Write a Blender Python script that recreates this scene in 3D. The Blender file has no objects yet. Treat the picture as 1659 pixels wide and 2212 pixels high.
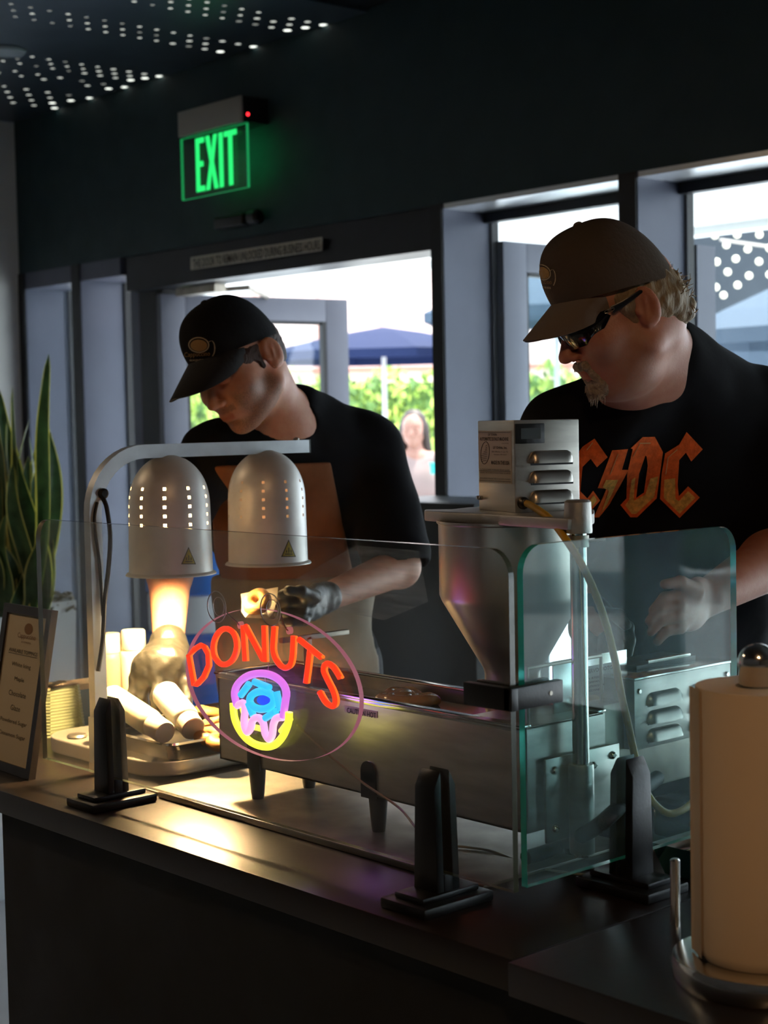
import bpy, bmesh, math, random
import numpy as np
from mathutils import Vector, Matrix
from mathutils.bvhtree import BVHTree
from mathutils.geometry import tessellate_polygon
random.seed(7); rng = np.random.default_rng(7)
sc = bpy.context.scene
COL = sc.collection
PI = math.pi

# ------------------------------------------------------------------ camera
W, H, FPX = 1659, 2212, 3438.22
YAW, PITCH, ROLL = [math.radians(a) for a in (138.398, -3.2567, -1.1371)]
CAM = np.array([0, 0, 1.505])
_f = np.array([math.cos(YAW)*math.cos(PITCH), math.sin(YAW)*math.cos(PITCH), math.sin(PITCH)])
_r = np.cross(_f, [0, 0, 1]); _r /= np.linalg.norm(_r); _u = np.cross(_r, _f)
_c, _s = math.cos(ROLL), math.sin(ROLL)
CR, CU, CF = _c*_r+_s*_u, -_s*_r+_c*_u, _f
cam = bpy.data.cameras.new('camera'); camo = bpy.data.objects.new('camera', cam); COL.objects.link(camo)
M = Matrix(((CR[0], CU[0], -CF[0], 0), (CR[1], CU[1], -CF[1], 0), (CR[2], CU[2], -CF[2], CAM[2]), (0, 0, 0, 1)))
camo.matrix_world = M
cam.sensor_fit = 'HORIZONTAL'; cam.sensor_width = 36; cam.lens = FPX/W*36
cam.clip_start = .05; cam.clip_end = 200
cam.dof.use_dof = True; cam.dof.focus_distance = 2.45; cam.dof.aperture_fstop = 9
sc.camera = camo
sc.view_settings.view_transform = 'Standard'; sc.view_settings.look = 'None'
sc.view_settings.exposure = .18; sc.view_settings.gamma = 1; sc.view_settings.use_curve_mapping = False
sc.cycles.use_denoising = True
sc.cycles.max_bounces = 10; sc.cycles.transparent_max_bounces = 24
sc.cycles.caustics_reflective = False; sc.cycles.caustics_refractive = False

# ------------------------------------------------------------------ light
wd = bpy.data.worlds.new('world'); sc.world = wd; wd.use_nodes = True
bg = wd.node_tree.nodes['Background']; bg.inputs[0].default_value = (.78, .88, 1, 1); bg.inputs[1].default_value = 5.2
def lamp(name, kind, loc, power, col, rot=None, to=None, **kw):
    l = bpy.data.lights.new(name, kind); l.energy = power; l.color = col
    for k, v in kw.items(): setattr(l, k, v)
    o = bpy.data.objects.new(name, l); o.location = loc; COL.objects.link(o)
    if to is not None: o.rotation_euler = (Vector(to)-Vector(loc)).to_track_quat('-Z', 'Y').to_euler()
    return o
lamp('sun', 'SUN', (-8, 12, 12), 14, (1, .95, .86), to=(-8.6, 8.6, 0), angle=.01)
# the room's ceiling lamp, then an unseen fill lamp added for the left wall
lamp('ceiling_lamp_light', 'AREA', (.5, -.2, 3.0), 17, (1, .58, .28), to=(.3, .2, 0), shape='DISK', size=.3)
lamp('left_wall_fill_light', 'AREA', (-4.6, .2, 3.0), 14, (1, .72, .45), to=(-4.6, .2, 0), shape='DISK', size=.25)

# ------------------------------------------------------------------ pixel -> point on a real plane
def ray(x, y): return CF+CR*(x-W/2)/FPX-CU*(y-H/2)/FPX
def oz(x, y, z): d = ray(x, y); return CAM+d*((z-CAM[2])/d[2])
def oy(x, y, v): d = ray(x, y); return CAM+d*(v/d[1])
def ox(x, y, v): d = ray(x, y); return CAM+d*(v/d[0])
def od(x, y, dep): return CAM+ray(x, y)*dep
HR = np.array([.6647, .7471, 0]); HB = np.array([.7471, -.6647, 0]); UZ = np.array([0, 0, 1.])

# ------------------------------------------------------------------ materials
MATS = {}
def nt(m): return m.node_tree.nodes, m.node_tree.links
def mat(name, col, rough=.5, metal=0, emit=None, es=0, bump=0, bscale=60, var=0, vscale=8, coat=0, sss=0, spec=.5, aniso=None, sheen=0):
    if name in MATS: return MATS[name]
    m = bpy.data.materials.new(name); m.use_nodes = True; n, l = nt(m); b = n['Principled BSDF']
    b.inputs['Base Color'].default_value = (*col, 1); b.inputs['Roughness'].default_value = rough
    b.inputs['Metallic'].default_value = metal; b.inputs['Specular IOR Level'].default_value = spec
    if coat: b.inputs['Coat Weight'].default_value = coat; b.inputs['Coat Roughness'].default_value = .08
    if sheen: b.inputs['Sheen Weight'].default_value = sheen
    if sss: b.inputs['Subsurface Weight'].default_value = sss; b.inputs['Subsurface Radius'].default_value = (.012, .004, .002); b.inputs['Subsurface Scale'].default_value = 1
    if emit: b.inputs['Emission Color'].default_value = (*emit, 1); b.inputs['Emission Strength'].default_value = es
    tc = n.new('ShaderNodeTexCoord')
    mp = n.new('ShaderNodeMapping'); l.new(tc.outputs['Object'], mp.inputs[0])
    if aniso: mp.inputs['Scale'].default_value = aniso
    if bump:
        t = n.new('ShaderNodeTexNoise'); t.inputs['Scale'].default_value = bscale; t.inputs['Detail'].default_value = 4
        l.new(mp.outputs[0], t.inputs['Vector'])
        bp = n.new('ShaderNodeBump'); bp.inputs['Strength'].default_value = bump; bp.inputs['Distance'].default_value = .004
        l.new(t.outputs['Fac'], bp.inputs['Height']); l.new(bp.outputs[0], b.inputs['Normal'])
    if var:
        t = n.new('ShaderNodeTexNoise'); t.inputs['Scale'].default_value = vscale; t.inputs['Detail'].default_value = 5
        l.new(mp.outputs[0], t.inputs['Vector'])
        r = n.new('ShaderNodeMapRange'); r.inputs['From Min'].default_value = .3; r.inputs['From Max'].default_value = .7
        r.inputs['To Min'].default_value = 1-var; r.inputs['To Max'].default_value = 1+var*.4
        l.new(t.outputs['Fac'], r.inputs[0])
        mx = n.new('ShaderNodeVectorMath'); mx.operation = 'SCALE'; mx.inputs[0].default_value = col
        l.new(r.outputs[0], mx.inputs['Scale']); l.new(mx.outputs[0], b.inputs['Base Color'])
        rr = n.new('ShaderNodeMapRange'); rr.inputs['To Min'].default_value = min(1, rough*1.25); rr.inputs['To Max'].default_value = rough*.8
        l.new(t.outputs['Fac'], rr.inputs[0]); l.new(rr.outputs[0], b.inputs['Roughness'])
    MATS[name] = m; return m
def glass(name, tint=(.93, .98, .96), haze=.0, hazecol=(.8, .9, .9), scale=4, streak=(1, 1, 1), rough=.0, lo=.42, hi=.8, ior=1.5):
    m = bpy.data.materials.new(name); m.use_nodes = True; n, l = nt(m)
    out = n['Material Output']; n.remove(n['Principled BSDF'])
    tr = n.new('ShaderNodeBsdfTransparent'); tr.inputs[0].default_value = (*tint, 1)
    gl = n.new('ShaderNodeBsdfGlossy'); gl.inputs['Roughness'].default_value = rough
    lw_ = n.new('ShaderNodeLayerWeight'); lw_.inputs[0].default_value = .5
    pw_ = n.new('ShaderNodeMath'); pw_.operation = 'POWER'; pw_.inputs[1].default_value = 5; l.new(lw_.outputs['Facing'], pw_.inputs[0])
    fr = n.new('ShaderNodeMath'); fr.operation = 'MULTIPLY_ADD'; f0 = ((ior-1)/(ior+1))**2; fr.inputs[1].default_value = 1-f0; fr.inputs[2].default_value = f0; l.new(pw_.outputs[0], fr.inputs[0])
    mx = n.new('ShaderNodeMixShader'); l.new(fr.outputs[0], mx.inputs[0]); l.new(tr.outputs[0], mx.inputs[1]); l.new(gl.outputs[0], mx.inputs[2])
    last = mx
    if haze:
        df = n.new('ShaderNodeBsdfDiffuse'); df.inputs[0].default_value = (*hazecol, 1)
        tl = n.new('ShaderNodeBsdfTranslucent'); tl.inputs[0].default_value = (*hazecol, 1)
        ms = n.new('ShaderNodeMixShader'); ms.inputs[0].default_value = .35; l.new(df.outputs[0], ms.inputs[1]); l.new(tl.outputs[0], ms.inputs[2])
        tc = n.new('ShaderNodeTexCoord'); mp = n.new('ShaderNodeMapping'); mp.inputs['Scale'].default_value = streak
        t = n.new('ShaderNodeTexNoise'); t.inputs['Scale'].default_value = scale; t.inputs['Detail'].default_value = 7; t.inputs['Distortion'].default_value = .8
        l.new(tc.outputs['Object'], mp.inputs[0]); l.new(mp.outputs[0], t.inputs['Vector'])
        r = n.new('ShaderNodeMapRange'); r.inputs['From Min'].default_value = lo; r.inputs['From Max'].default_value = hi; r.inputs['To Min'].default_value = haze*.22; r.inputs['To Max'].default_value = haze
        l.new(t.outputs['Fac'], r.inputs[0])
        m2 = n.new('ShaderNodeMixShader'); l.new(r.outputs[0], m2.inputs[0]); l.new(mx.outputs[0], m2.inputs[1]); l.new(ms.outputs[0], m2.inputs[2]); last = m2
    l.new(last.outputs[0], out.inputs[0]); MATS[name] = m; return m
STEEL = mat('brushed_steel', (.58, .55, .5), .34, 1, var=.22, vscale=9, bump=.05, bscale=40, aniso=(1, 1, 6))
STEELD = mat('worn_steel', (.46, .42, .36), .42, 1, var=.35, vscale=14)
CHROME = mat('polished_steel', (.72, .7, .66), .16, 1, var=.1)
ALU = mat('painted_aluminium', (.62, .66, .7), .42, .55, var=.12, vscale=25)
CAST = mat('cast_aluminium', (.52, .5, .47), .48, .9, bump=.25, bscale=90, var=.2)
SHADE = mat('lamp_shade_white', (.85, .84, .8), .42, .25, var=.14, vscale=18)
BLKP = mat('black_plastic', (.006, .006, .007), .32, bump=.05, bscale=200)
BLKR = mat('black_rubber', (.008, .008, .008), .6)
CTOP = mat('dark_countertop', (.013, .009, .008), .3, var=.2, vscale=3, bump=.03, bscale=120, spec=.6)
CFRONT = mat('black_counter_panel', (.0018, .0018, .0018), .7, var=.3)
BLK = mat('black_paint', (.004, .004, .005), .5)
FRAMEM = mat('dark_anodised_frame', (.105, .115, .16), .38, .25, var=.08, vscale=5)
FRAMEK = mat('black_gasket', (.004, .005, .008), .45)
SKIN_L = None

# ------------------------------------------------------------------ mesh helpers
def link(name, me, parent=None, label=None, cat=None, group=None, kind=None):
    o = bpy.data.objects.new(name, me); COL.objects.link(o)
    if parent is not None: o.parent = parent; o.matrix_parent_inverse = parent.matrix_world.inverted()
    if label: o['label'] = label
    if cat: o['category'] = cat
    if group: o['group'] = group
    if kind: o['kind'] = kind
    return o
def thing(name, label, cat, loc=(0, 0, 0), group=None):
    o = bpy.data.objects.new(name, None); COL.objects.link(o); o.location = tuple(float(a) for a in loc); o.empty_display_size = .05
    o.matrix_world = Matrix.Translation(o.location)
    o['label'] = label; o['category'] = cat
    if group: o['group'] = group
    return o
class MB:
    def __init__(s): s.bm = bmesh.new()
    def _new(s, f):
        n0 = len(s.bm.verts); f(); s.bm.verts.ensure_lookup_table(); return s.bm.verts[n0:]
    def box(s, lo, hi, R=None, piv=None, mi=0):
        lo, hi = np.array(lo, float), np.array(hi, float)
        vs = [s.bm.verts.new((hi[0] if i & 1 else lo[0], hi[1] if i & 2 else lo[1], hi[2] if i & 4 else lo[2])) for i in range(8)]
        for q in ((0, 2, 3, 1), (4, 5, 7, 6), (0, 1, 5, 4), (2, 6, 7, 3), (0, 4, 6, 2), (1, 3, 7, 5)):
            s.bm.faces.new([vs[i] for i in q]).material_index = mi
        if R is not None: s.rot(vs, R, piv)
        return vs
    def rot(s, vs, R, piv):
        bmesh.ops.rotate(s.bm, verts=vs, cent=Vector(piv), matrix=R)
    def lathe(s, prof, c=(0, 0, 0), n=40, ax=None, mi=0, cap=True):
        # prof [(r,z)] around axis ax through c
        ax = Vector(ax if ax is not None else (0, 0, 1)).normalized(); e1 = ax.orthogonal().normalized(); e2 = ax.cross(e1); c = Vector(c)
        rings = []; allv = []
        for r, z in prof:
            ring = [s.bm.verts.new(c+ax*z+(e1*math.cos(2*PI*i/n)+e2*math.sin(2*PI*i/n))*max(r, 1e-5)) for i in range(n)]
            rings.append(ring); allv += ring
        for a, b in zip(rings, rings[1:]):
            for i in range(n): s.bm.faces.new((a[i], a[(i+1) % n], b[(i+1) % n], b[i])).material_index = mi
        if cap:
            s.bm.faces.new(rings[0][::-1]).material_index = mi; s.bm.faces.new(rings[-1]).material_index = mi
        return allv
    def tube(s, pts, r, n=10, mi=0, closed=False, flat=1.0):
        pts = [Vector(p) for p in pts]; m = len(pts); rings = []; prev = None
        for i, p in enumerate(pts):
            a = pts[(i-1) % m] if (closed or i > 0) else p; b = pts[(i+1) % m] if (closed or i < m-1) else p
            t = (b-a).normalized() if (b-a).length > 1e-9 else Vector((0, 0, 1))
            e1 = t.orthogonal().normalized() if prev is None else (prev-t*prev.dot(t)).normalized()
            prev = e1; e2 = t.cross(e1); rr = r[i] if hasattr(r, '__len__') else r
            rings.append([s.bm.verts.new(p+(e1*math.cos(2*PI*k/n)*flat+e2*math.sin(2*PI*k/n))*rr) for k in range(n)])
        for i in range(m if closed else m-1):
            a, b = rings[i], rings[(i+1) % m]
            for k in range(n): s.bm.faces.new((a[k], a[(k+1) % n], b[(k+1) % n], b[k])).material_index = mi
        if not closed:
            s.bm.faces.new(rings[0][::-1]).material_index = mi; s.bm.faces.new(rings[-1]).material_index = mi
    def prism(s, poly, off, mi=0, mside=None):
        # poly: 3D points planar; off: extrusion vector
        a = [s.bm.verts.new(Vector(p)) for p in poly]; b = [s.bm.verts.new(Vector(p)+Vector(off)) for p in poly]
        n = len(a); s.bm.faces.new(a[::-1]).material_index = mi; s.bm.faces.new(b).material_index = mi
        for i in range(n): s.bm.faces.new((a[i], a[(i+1) % n], b[(i+1) % n], b[i])).material_index = mi if mside is None else mside
        return a+b
    def grid(s, P, mi=0, closeu=False):
        V = [[s.bm.verts.new(Vector(p)) for p in row] for row in P]
        for i in range(len(V)-1):
            for j in range(len(V[0])-(0 if closeu else 1)):
                s.bm.faces.new((V[i][j], V[i][(j+1) % len(V[0])], V[i+1][(j+1) % len(V[0])], V[i+1][j])).material_index = mi
        return V
    def bevel(s, w, seg=2, ang=30):
        bmesh.ops.recalc_face_normals(s.bm, faces=s.bm.faces[:])
        ed = [e for e in s.bm.edges if len(e.link_faces) == 2 and e.calc_face_angle(0) > math.radians(ang)]
        bmesh.ops.bevel(s.bm, geom=ed, offset=w, segments=seg, affect='EDGES', profile=.6); return s
    def mesh(s, name, mats, smooth=True):
        bmesh.ops.recalc_face_normals(s.bm, faces=s.bm.faces[:])
        me = bpy.data.meshes.new(name); s.bm.to_mesh(me); s.bm.free()
        for m in (mats if isinstance(mats, (list, tuple)) else [mats]): me.materials.append(m)
        if smooth:
            me.shade_smooth(); me.set_sharp_from_angle(angle=math.radians(38))
        return me
    def obj(s, name, mats, parent=None, **kw):
        smooth = kw.pop('smooth', True)
        return link(name, s.mesh(name, mats, smooth), parent, **kw)
def bx(name, lo, hi, m, parent=None, bev=.002, **kw):
    b = MB(); b.box(lo, hi)
    if bev: b.bevel(bev)
    return b.obj(name, m, parent, **kw)
def struct(name, lo, hi, m, parent=None, bev=0): return bx(name, lo, hi, m, parent, bev, kind='structure')
def spline(pts, n=8, closed=False):
    P = [np.array(p, float) for p in pts]; m = len(P); out = []
    for i in range(m if closed else m-1):
        g = (lambda j: P[j % m]) if closed else (lambda j: P[min(max(j, 0), m-1)])
        a, b, c, d = g(i-1), g(i), g(i+1), g(i+2)
        for k in range(n):
            t = k/n; out.append(.5*((2*b)+(c-a)*t+(2*a-5*b+4*c-d)*t*t+(3*b-a-3*c+d)*t**3))
    if not closed: out.append(P[-1])
    return out
def text_tris(s, bold=0):
    cu = bpy.data.curves.new('txt', 'FONT'); cu.body = s; cu.resolution_u = 2; cu.offset = bold
    o = bpy.data.objects.new('txt', cu); COL.objects.link(o); dg = bpy.context.evaluated_depsgraph_get(); dg.update()
    me = bpy.data.meshes.new_from_object(o.evaluated_get(dg)); V = np.array([v.co[:2] for v in me.vertices]); F = [tuple(p.vertices) for p in me.polygons]
    bpy.data.objects.remove(o); bpy.data.curves.remove(cu); bpy.data.meshes.remove(me)
    lo, hi = V.min(0), V.max(0); return (V-lo)/(hi-lo), F
def text_quad(name, s, tl, tr, bl, m, parent, off=(0, 0, 0), bold=0, thick=0, **kw):
    V, F = text_tris(s, bold); tl, tr, bl, off = [np.array(a, float) for a in (tl, tr, bl, off)]
    P = tl+(tr-tl)*V[:, :1]+(bl-tl)*(1-V[:, 1:])+off
    me = bpy.data.meshes.new(name); me.from_pydata(P.tolist(), [], F); me.materials.append(m)
    o = link(name, me, parent, **kw)
    if thick:
        b = bmesh.new(); b.from_mesh(me); bmesh.ops.remove_doubles(b, verts=b.verts[:], dist=1e-6)
        r = bmesh.ops.extrude_face_region(b, geom=b.faces[:]); bmesh.ops.translate(b, verts=[v for v in r['geom'] if isinstance(v, bmesh.types.BMVert)], vec=Vector(thick))
        bmesh.ops.recalc_face_normals(b, faces=b.faces[:]); b.to_mesh(me); b.free()
    return o
def drape(name, tris, V, bvh, m, parent, lift=.0015, maxe=6, **kw):
    """V: pixel coords of the mark on the photograph's frame, laid down on the surface the bvh holds"""
    b = bmesh.new(); vs = [b.verts.new((x, y, 0)) for x, y in V]
    for f in tris:
        try: b.faces.new([vs[i] for i in f])
        except ValueError: pass
    bmesh.ops.triangulate(b, faces=b.faces[:])
    for _ in range(6):
        ed = [e for e in b.edges if e.calc_length() > maxe]
        if not ed: break
        bmesh.ops.subdivide_edges(b, edges=ed, cuts=1); bmesh.ops.triangulate(b, faces=b.faces[:])
    dead = []; last = 3.
    for v in b.verts:
        d = Vector(ray(v.co.x, v.co.y)); h = bvh.ray_cast(Vector(CAM), d)
        if h[0] is None: dead.append(v); continue
        nrm = h[1] if h[1].dot(d) < 0 else -h[1]
        v.co = h[0]+nrm*lift
    bmesh.ops.delete(b, geom=dead, context='VERTS')
    me = bpy.data.meshes.new(name); b.to_mesh(me); b.free(); me.materials.append(m); me.shade_smooth()
    return link(name, me, parent, **kw)
def poly_tris(polys):
    """polys: [outer, hole, ...] 2D"""
    t = tessellate_polygon([[Vector((x, y, 0)) for x, y in p] for p in polys]); return [tuple(a) for a in t], [q for p in polys for q in p]
def ring2d(cx, cy, rx, ry, w, rot=0, n=40):
    o = []; i_ = []
    for k in range(n):
        a = 2*PI*k/n; c, s_ = math.cos(a), math.sin(a); cr, sr = math.cos(rot), math.sin(rot)
        for L, q in ((o, 0), (i_, w)):
            x, y = (rx-q)*c, (ry-q)*s_; L.append((cx+x*cr-y*sr, cy+x*sr+y*cr))
    return o, i_
def obvh(o): return BVHTree.FromPolygons([tuple(o.matrix_world @ v.co) for v in o.data.vertices], [tuple(p.vertices) for p in o.data.polygons])

# ------------------------------------------------------------------ implicit surfaces for bodies
class S:
    def __init__(s): s.p = []
    def e(s, c, r, R=None, k=.012, op='u'): s.p.append(('e', np.array(c, np.float32), np.array(r, np.float32), None if R is None else np.array(R, np.float32), k, op)); return s
    def c(s, a, b, ra, rb, k=.012, op='u'): s.p.append(('c', np.array(a, np.float32), np.array(b, np.float32), ra, rb, k, op)); return s
    def h(s, c, n, k=.004, op='i'): n = np.array(n, float); s.p.append(('h', np.array(c, np.float32), (n/np.linalg.norm(n)).astype(np.float32), None, k, op)); return s
    def noise(s, amp, freq): s.p.append(('n', amp, freq, 0, 0, 'n')); return s
    def grow(s, a): s.p.append(('g', a, 0, 0, 0, 'g')); return s
    def copy(s): t = S(); t.p = list(s.p); return t
    def __call__(s, P):
        P = P.astype(np.float32); D = np.full(len(P), 9, np.float32)
        for q in s.p:
            k, op = q[-2], q[-1]
            if q[0] == 'e':
                X = P-q[1]
                if q[3] is not None: X = X@q[3].T
                k0 = np.sqrt(((X/q[2])**2).sum(1)); k1 = np.sqrt(((X/q[2]**2)**2).sum(1))+1e-6; d = k0*(k0-1)/k1
            elif q[0] == 'c':
                ba = q[2]-q[1]; X = P-q[1]; t = np.clip(X@ba/float(ba@ba), 0, 1); d = np.sqrt(((X-t[:, None]*ba)**2).sum(1))-(q[3]+(q[4]-q[3])*t)
            elif q[0] == 'h': d = (P-q[1])@q[2]
            elif q[0] == 'g': D = D-q[1]; continue
            elif q[0] == 'n':
                f = q[2]; D = D+q[1]*(np.sin(P[:, 0]*f+1.3*np.sin(P[:, 1]*f*.7))*np.sin(P[:, 1]*f*1.1+np.sin(P[:, 2]*f*.8))*np.sin(P[:, 2]*f*.9+P[:, 0]*f*.3)); continue
            if op == 'u':
                h = np.clip(.5+.5*(D-d)/k, 0, 1); D = D*(1-h)+d*h-k*h*(1-h)
            elif op == 's':
                h = np.clip(.5-.5*(D+d)/k, 0, 1); D = D*(1-h)-d*h+k*h*(1-h)
            else:
                h = np.clip(.5-.5*(d-D)/k, 0, 1); D = d*(1-h)+D*h+k*h*(1-h)
        return D
def surfnet(sdf, lo, hi, h, fine=None):
    B = 8; bs = B*h; lo = np.array(lo, float); nb = np.ceil((np.array(hi)-lo)/bs).astype(int)
    gi = np.stack(np.meshgrid(*[np.arange(n) for n in nb], indexing='ij'), -1).reshape(-1, 3)
    d = np.abs(sdf(lo+(gi+.5)*bs)); gi = gi[d < bs*1.35]
    off = np.stack(np.meshgrid(*[np.arange(B+1)]*3, indexing='ij'), -1).reshape(-1, 3)
    keys = []; pos = []; E = []
    N = (nb*B+2).astype(np.int64)
    K = lambda I: (I[:, 0]*N[1]+I[:, 1])*N[2]+I[:, 2]
    corners = [(a, b, c) for a in (0, 1) for b in (0, 1) for c in (0, 1)]
    edges = [(p, q) for p in range(8) for q in range(p+1, 8) if sum(abs(corners[p][i]-corners[q][i]) for i in range(3)) == 1]
    for s0 in range(0, len(gi), 400):
        g = gi[s0:s0+400]; P = lo+(g[:, None, :]*B+off[None])*h
        v = sdf(P.reshape(-1, 3)).reshape(len(g), B+1, B+1, B+1)
        cv = np.stack([v[:, a:a+B, b:b+B, c:c+B] for a, b, c in corners], -1)
        ins = cv < 0; act = ins.any(-1) & ~ins.all(-1); idx = np.argwhere(act)
        if not len(idx): continue
        cvA = cv[act]; I = g[idx[:, 0]]*B+idx[:, 1:]
        acc = np.zeros((len(I), 3)); cnt = np.zeros(len(I))
        for p, q in edges:
            a, b = cvA[:, p], cvA[:, q]; m = (a < 0) != (b < 0); t = np.where(m, a/np.where(m, a-b, 1), 0)
            cp, cq = np.array(corners[p]), np.array(corners[q]); acc += m[:, None]*(cp+(cq-cp)*t[:, None]); cnt += m
        keys.append(K(I)); pos.append(lo+(I+acc/cnt[:, None])*h); E.append((I, cvA[:, 0], cvA[:, 4], cvA[:, 2], cvA[:, 1]))
    keys = np.concatenate(keys); pos = np.concatenate(pos); o = np.argsort(keys); ks = keys[o]; pos = pos[o]
    quads = []
    for I, v0, vx, vy, vz in E:
        for v1, ax in ((vx, 0), (vy, 1), (vz, 2)):
            m = (v0 < 0) != (v1 < 0); J = I[m]; fl = (v0[m] < 0); a1, a2 = (ax+1) % 3, (ax+2) % 3
            d1 = np.zeros(3, int); d1[a1] = 1; d2 = np.zeros(3, int); d2[a2] = 1; Q = []
            ok = np.ones(len(J), bool)
            for JJ in (J, J-d1, J-d1-d2, J-d2):
                kk = K(JJ); w = np.clip(np.searchsorted(ks, kk), 0, len(ks)-1); ok &= ks[w] == kk; Q.append(w)
            Q = np.stack(Q, 1); Q = np.where(fl[:, None], Q, Q[:, ::-1]); quads.append(Q[ok])
    return pos, np.concatenate(quads)
def net_obj(name, sdf, lo, hi, h, m, parent, smooth=1, **kw):
    attrs = kw.pop('attrs', None)
    V, F = surfnet(sdf, lo, hi, h)
    for _ in range(smooth):
        A = np.zeros_like(V); C = np.zeros(len(V))
        for i in range(4):
            a, b = F[:, i], F[:, (i+1) % 4]; np.add.at(A, a, V[b]); np.add.at(C, a, 1)
        V = V*.5+.5*A/np.maximum(C, 1)[:, None]
    me = bpy.data.meshes.new(name); me.vertices.add(len(V)); me.vertices.foreach_set('co', V.astype(np.float32).ravel())
    me.loops.add(F.size); me.loops.foreach_set('vertex_index', F.astype(np.int32).ravel())
    me.polygons.add(len(F)); me.polygons.foreach_set('loop_start', (np.arange(len(F))*4).astype(np.int32))
    me.update(calc_edges=True); me.validate(); me.shade_smooth(); me.materials.append(m)
    if attrs:
        for k, f in attrs.items():
            a = me.attributes.new(k, 'FLOAT', 'POINT'); a.data.foreach_set('value', f(V).astype(np.float32))
    return link(name, me, parent, **kw)

# ================================================================== THE SETTING
WALLM = mat('dark_green_wall_paint', (.012, .038, .044), .55, bump=.05, bscale=150, var=.1)
CEILM = mat('perforated_ceiling_metal', (.14, .18, .22), .34, .8, var=.15, vscale=3)
GREYW = mat('light_grey_wall_paint', (.75, .74, .7), .7, var=.05)
FLOORM = mat('pale_concrete_floor', (.42, .47, .53), .45, var=.12, vscale=4)
struct('floor', (-7.4, -2.6, -.1), (4.2, 4.23, 0), FLOORM)
struct('wall_left', (-7.4, -2.6, 0), (-7.235, 4.23, 3.05), GREYW)
struct('wall_back', (-7.4, -2.75, 0), (4.2, -2.6, 3.05), mat('back_wall_paint', (.06, .055, .05), .7, var=.1))
struct('wall_right', (4.2, -2.6, 0), (4.35, 4.25, 3.05), mat('right_wall_paint', (.09, .07, .05), .7, var=.1))
# header wall above the doors: one slab, and its recessed transom
struct('wall_header', (-7.235, 4.0, 2.28), (4.2, 4.25, 3.05), WALLM)
struct('trim_1', (-6.28, 4.02, 2.125), (-4.213, 4.2, 2.28), mat('transom_dark', (.012, .014, .02), .4, var=.1))
struct('ceiling', (-7.4, -2.75, 3.05), (4.2, 4.25, 3.2), BLK)
# glossy perforated ceiling panel, glowing discs standing in for light through its holes
PX = -4.54
pp = struct('ceiling_panel', (-7.235, .3, 3.035), (PX, 4.0, 3.05), CEILM)
holes = [MB(), MB(), MB()]
bands = [(-4.79, 3, .075), (-5.235, 3, .075), (-5.92, 3, .07), (-6.2, 2, .07), (-6.5, 4, .10)]
for bi, (x0, nx, dx) in enumerate(bands):
    for i in range(nx):
        for j in range(24):
            if rng.random() < .05: continue
            y = 3.99-j*(.078 if bi < 3 else .11)-((i*.37) % 1)*(.078 if bi < 3 else .11)
            x = x0-i*dx
            b = (1.15-.045*j)*(.5+.7*rng.random())
            if j == 0: b = 2
            q = 0 if b > 1.3 else (1 if b > .62 else 2)
            r_ = .0165 if j == 0 else (.0125 if j < 4 else .0095)
            n = 10; c = [holes[q].bm.verts.new((x+r_*math.cos(2*PI*t/n), y+r_*math.sin(2*PI*t/n), 3.0345)) for t in range(n)]; holes[q].bm.faces.new(c)
for q, es in enumerate((1.6, .65, .22)):
    holes[q].obj('lit_perforation', mat('light_through_perforation_%d' % q, (.1, .1, .1), .5, emit=(.95, 1, .9), es=es), pp, kind='stuff')
b = MB(); b.lathe([(.075, 0), (.08, .008), (.08, .012)], (-5.87, 3.22, 3.02), 32); b.obj('ceiling_downlight', mat('grey_lamp_cover', (.3, .34, .36), .5), label='round pale grey disc set flush in the ceiling at the far left', cat='recessed ceiling lamp')  # recessed ceiling lamp, switched off, built as a flush grey disc

# ------- storefront frames (deep boxes) and glass
def mull(n, x0, x1, y1=4.235, z1=2.28, z0=0):
    o = struct('trim_%d' % n, (x0, 4.0, z0), (x1, y1, z1), FRAMEM)
    b = MB(); b.box((x0-.001, 3.992, z0), (x1-.004, 4.0, z1)); b.obj('shade_strip', FRAMEK, o)  # black strip paints the shade on the frame's room-facing side
    b = MB(); b.box((x1-.03, y1, z0), (x1+.012, y1+.035, z1)); b.obj('gasket', FRAMEK, o)
    return o
mull(2, -7.235, -7.172); mull(3, -6.72, -6.645); mull(4, -4.213, -4.153); mull(5, -3.335, -3.262); mull(6, -2.3, -2.24); mull(13, -1.1, -1.04); mull(14, .6, .66); mull(15, 2.3, 2.36)
struct('trim_7', (-6.3, 4.1, 0), (-6.1, 4.2, 2.28), FRAMEK)
struct('trim_8', (-6.37, 4.1, 0), (-6.3, 4.2, 2.28), FRAMEM)
SOFF = mat('bright_soffit_frame', (.85, .88, .9), .3, .8, var=.05)
struct('trim_9', (-4.153, 4.002, 2.262), (4.2, 4.235, 2.28), SOFF)
struct('trim_10', (-4.153, 4.205, 2.225), (4.2, 4.245, 2.262), FRAMEK)
struct('trim_11', (-7.172, 4.002, 2.2), (-6.3, 4.235, 2.28), FRAMEM)
PANE = glass('window_pane_glass', (.93, .96, .97), haze=.012)
for i, (x0, x1) in enumerate(((-4.153, -3.335), (-3.262, -2.3), (-2.24, -1.1), (-1.04, .6), (.66, 2.3), (2.36, 4.2))):
    struct('window_%d' % (i+4), (x0, 4.215, .05), (x1, 4.223, 2.23), PANE)
struct('window_1', (-7.172, 4.215, .05), (-6.72, 4.223, 2.2), PANE)
struct('trim_12', (-4.153, 4.0, 0), (4.2, 4.235, .12), FRAMEK)

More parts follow.
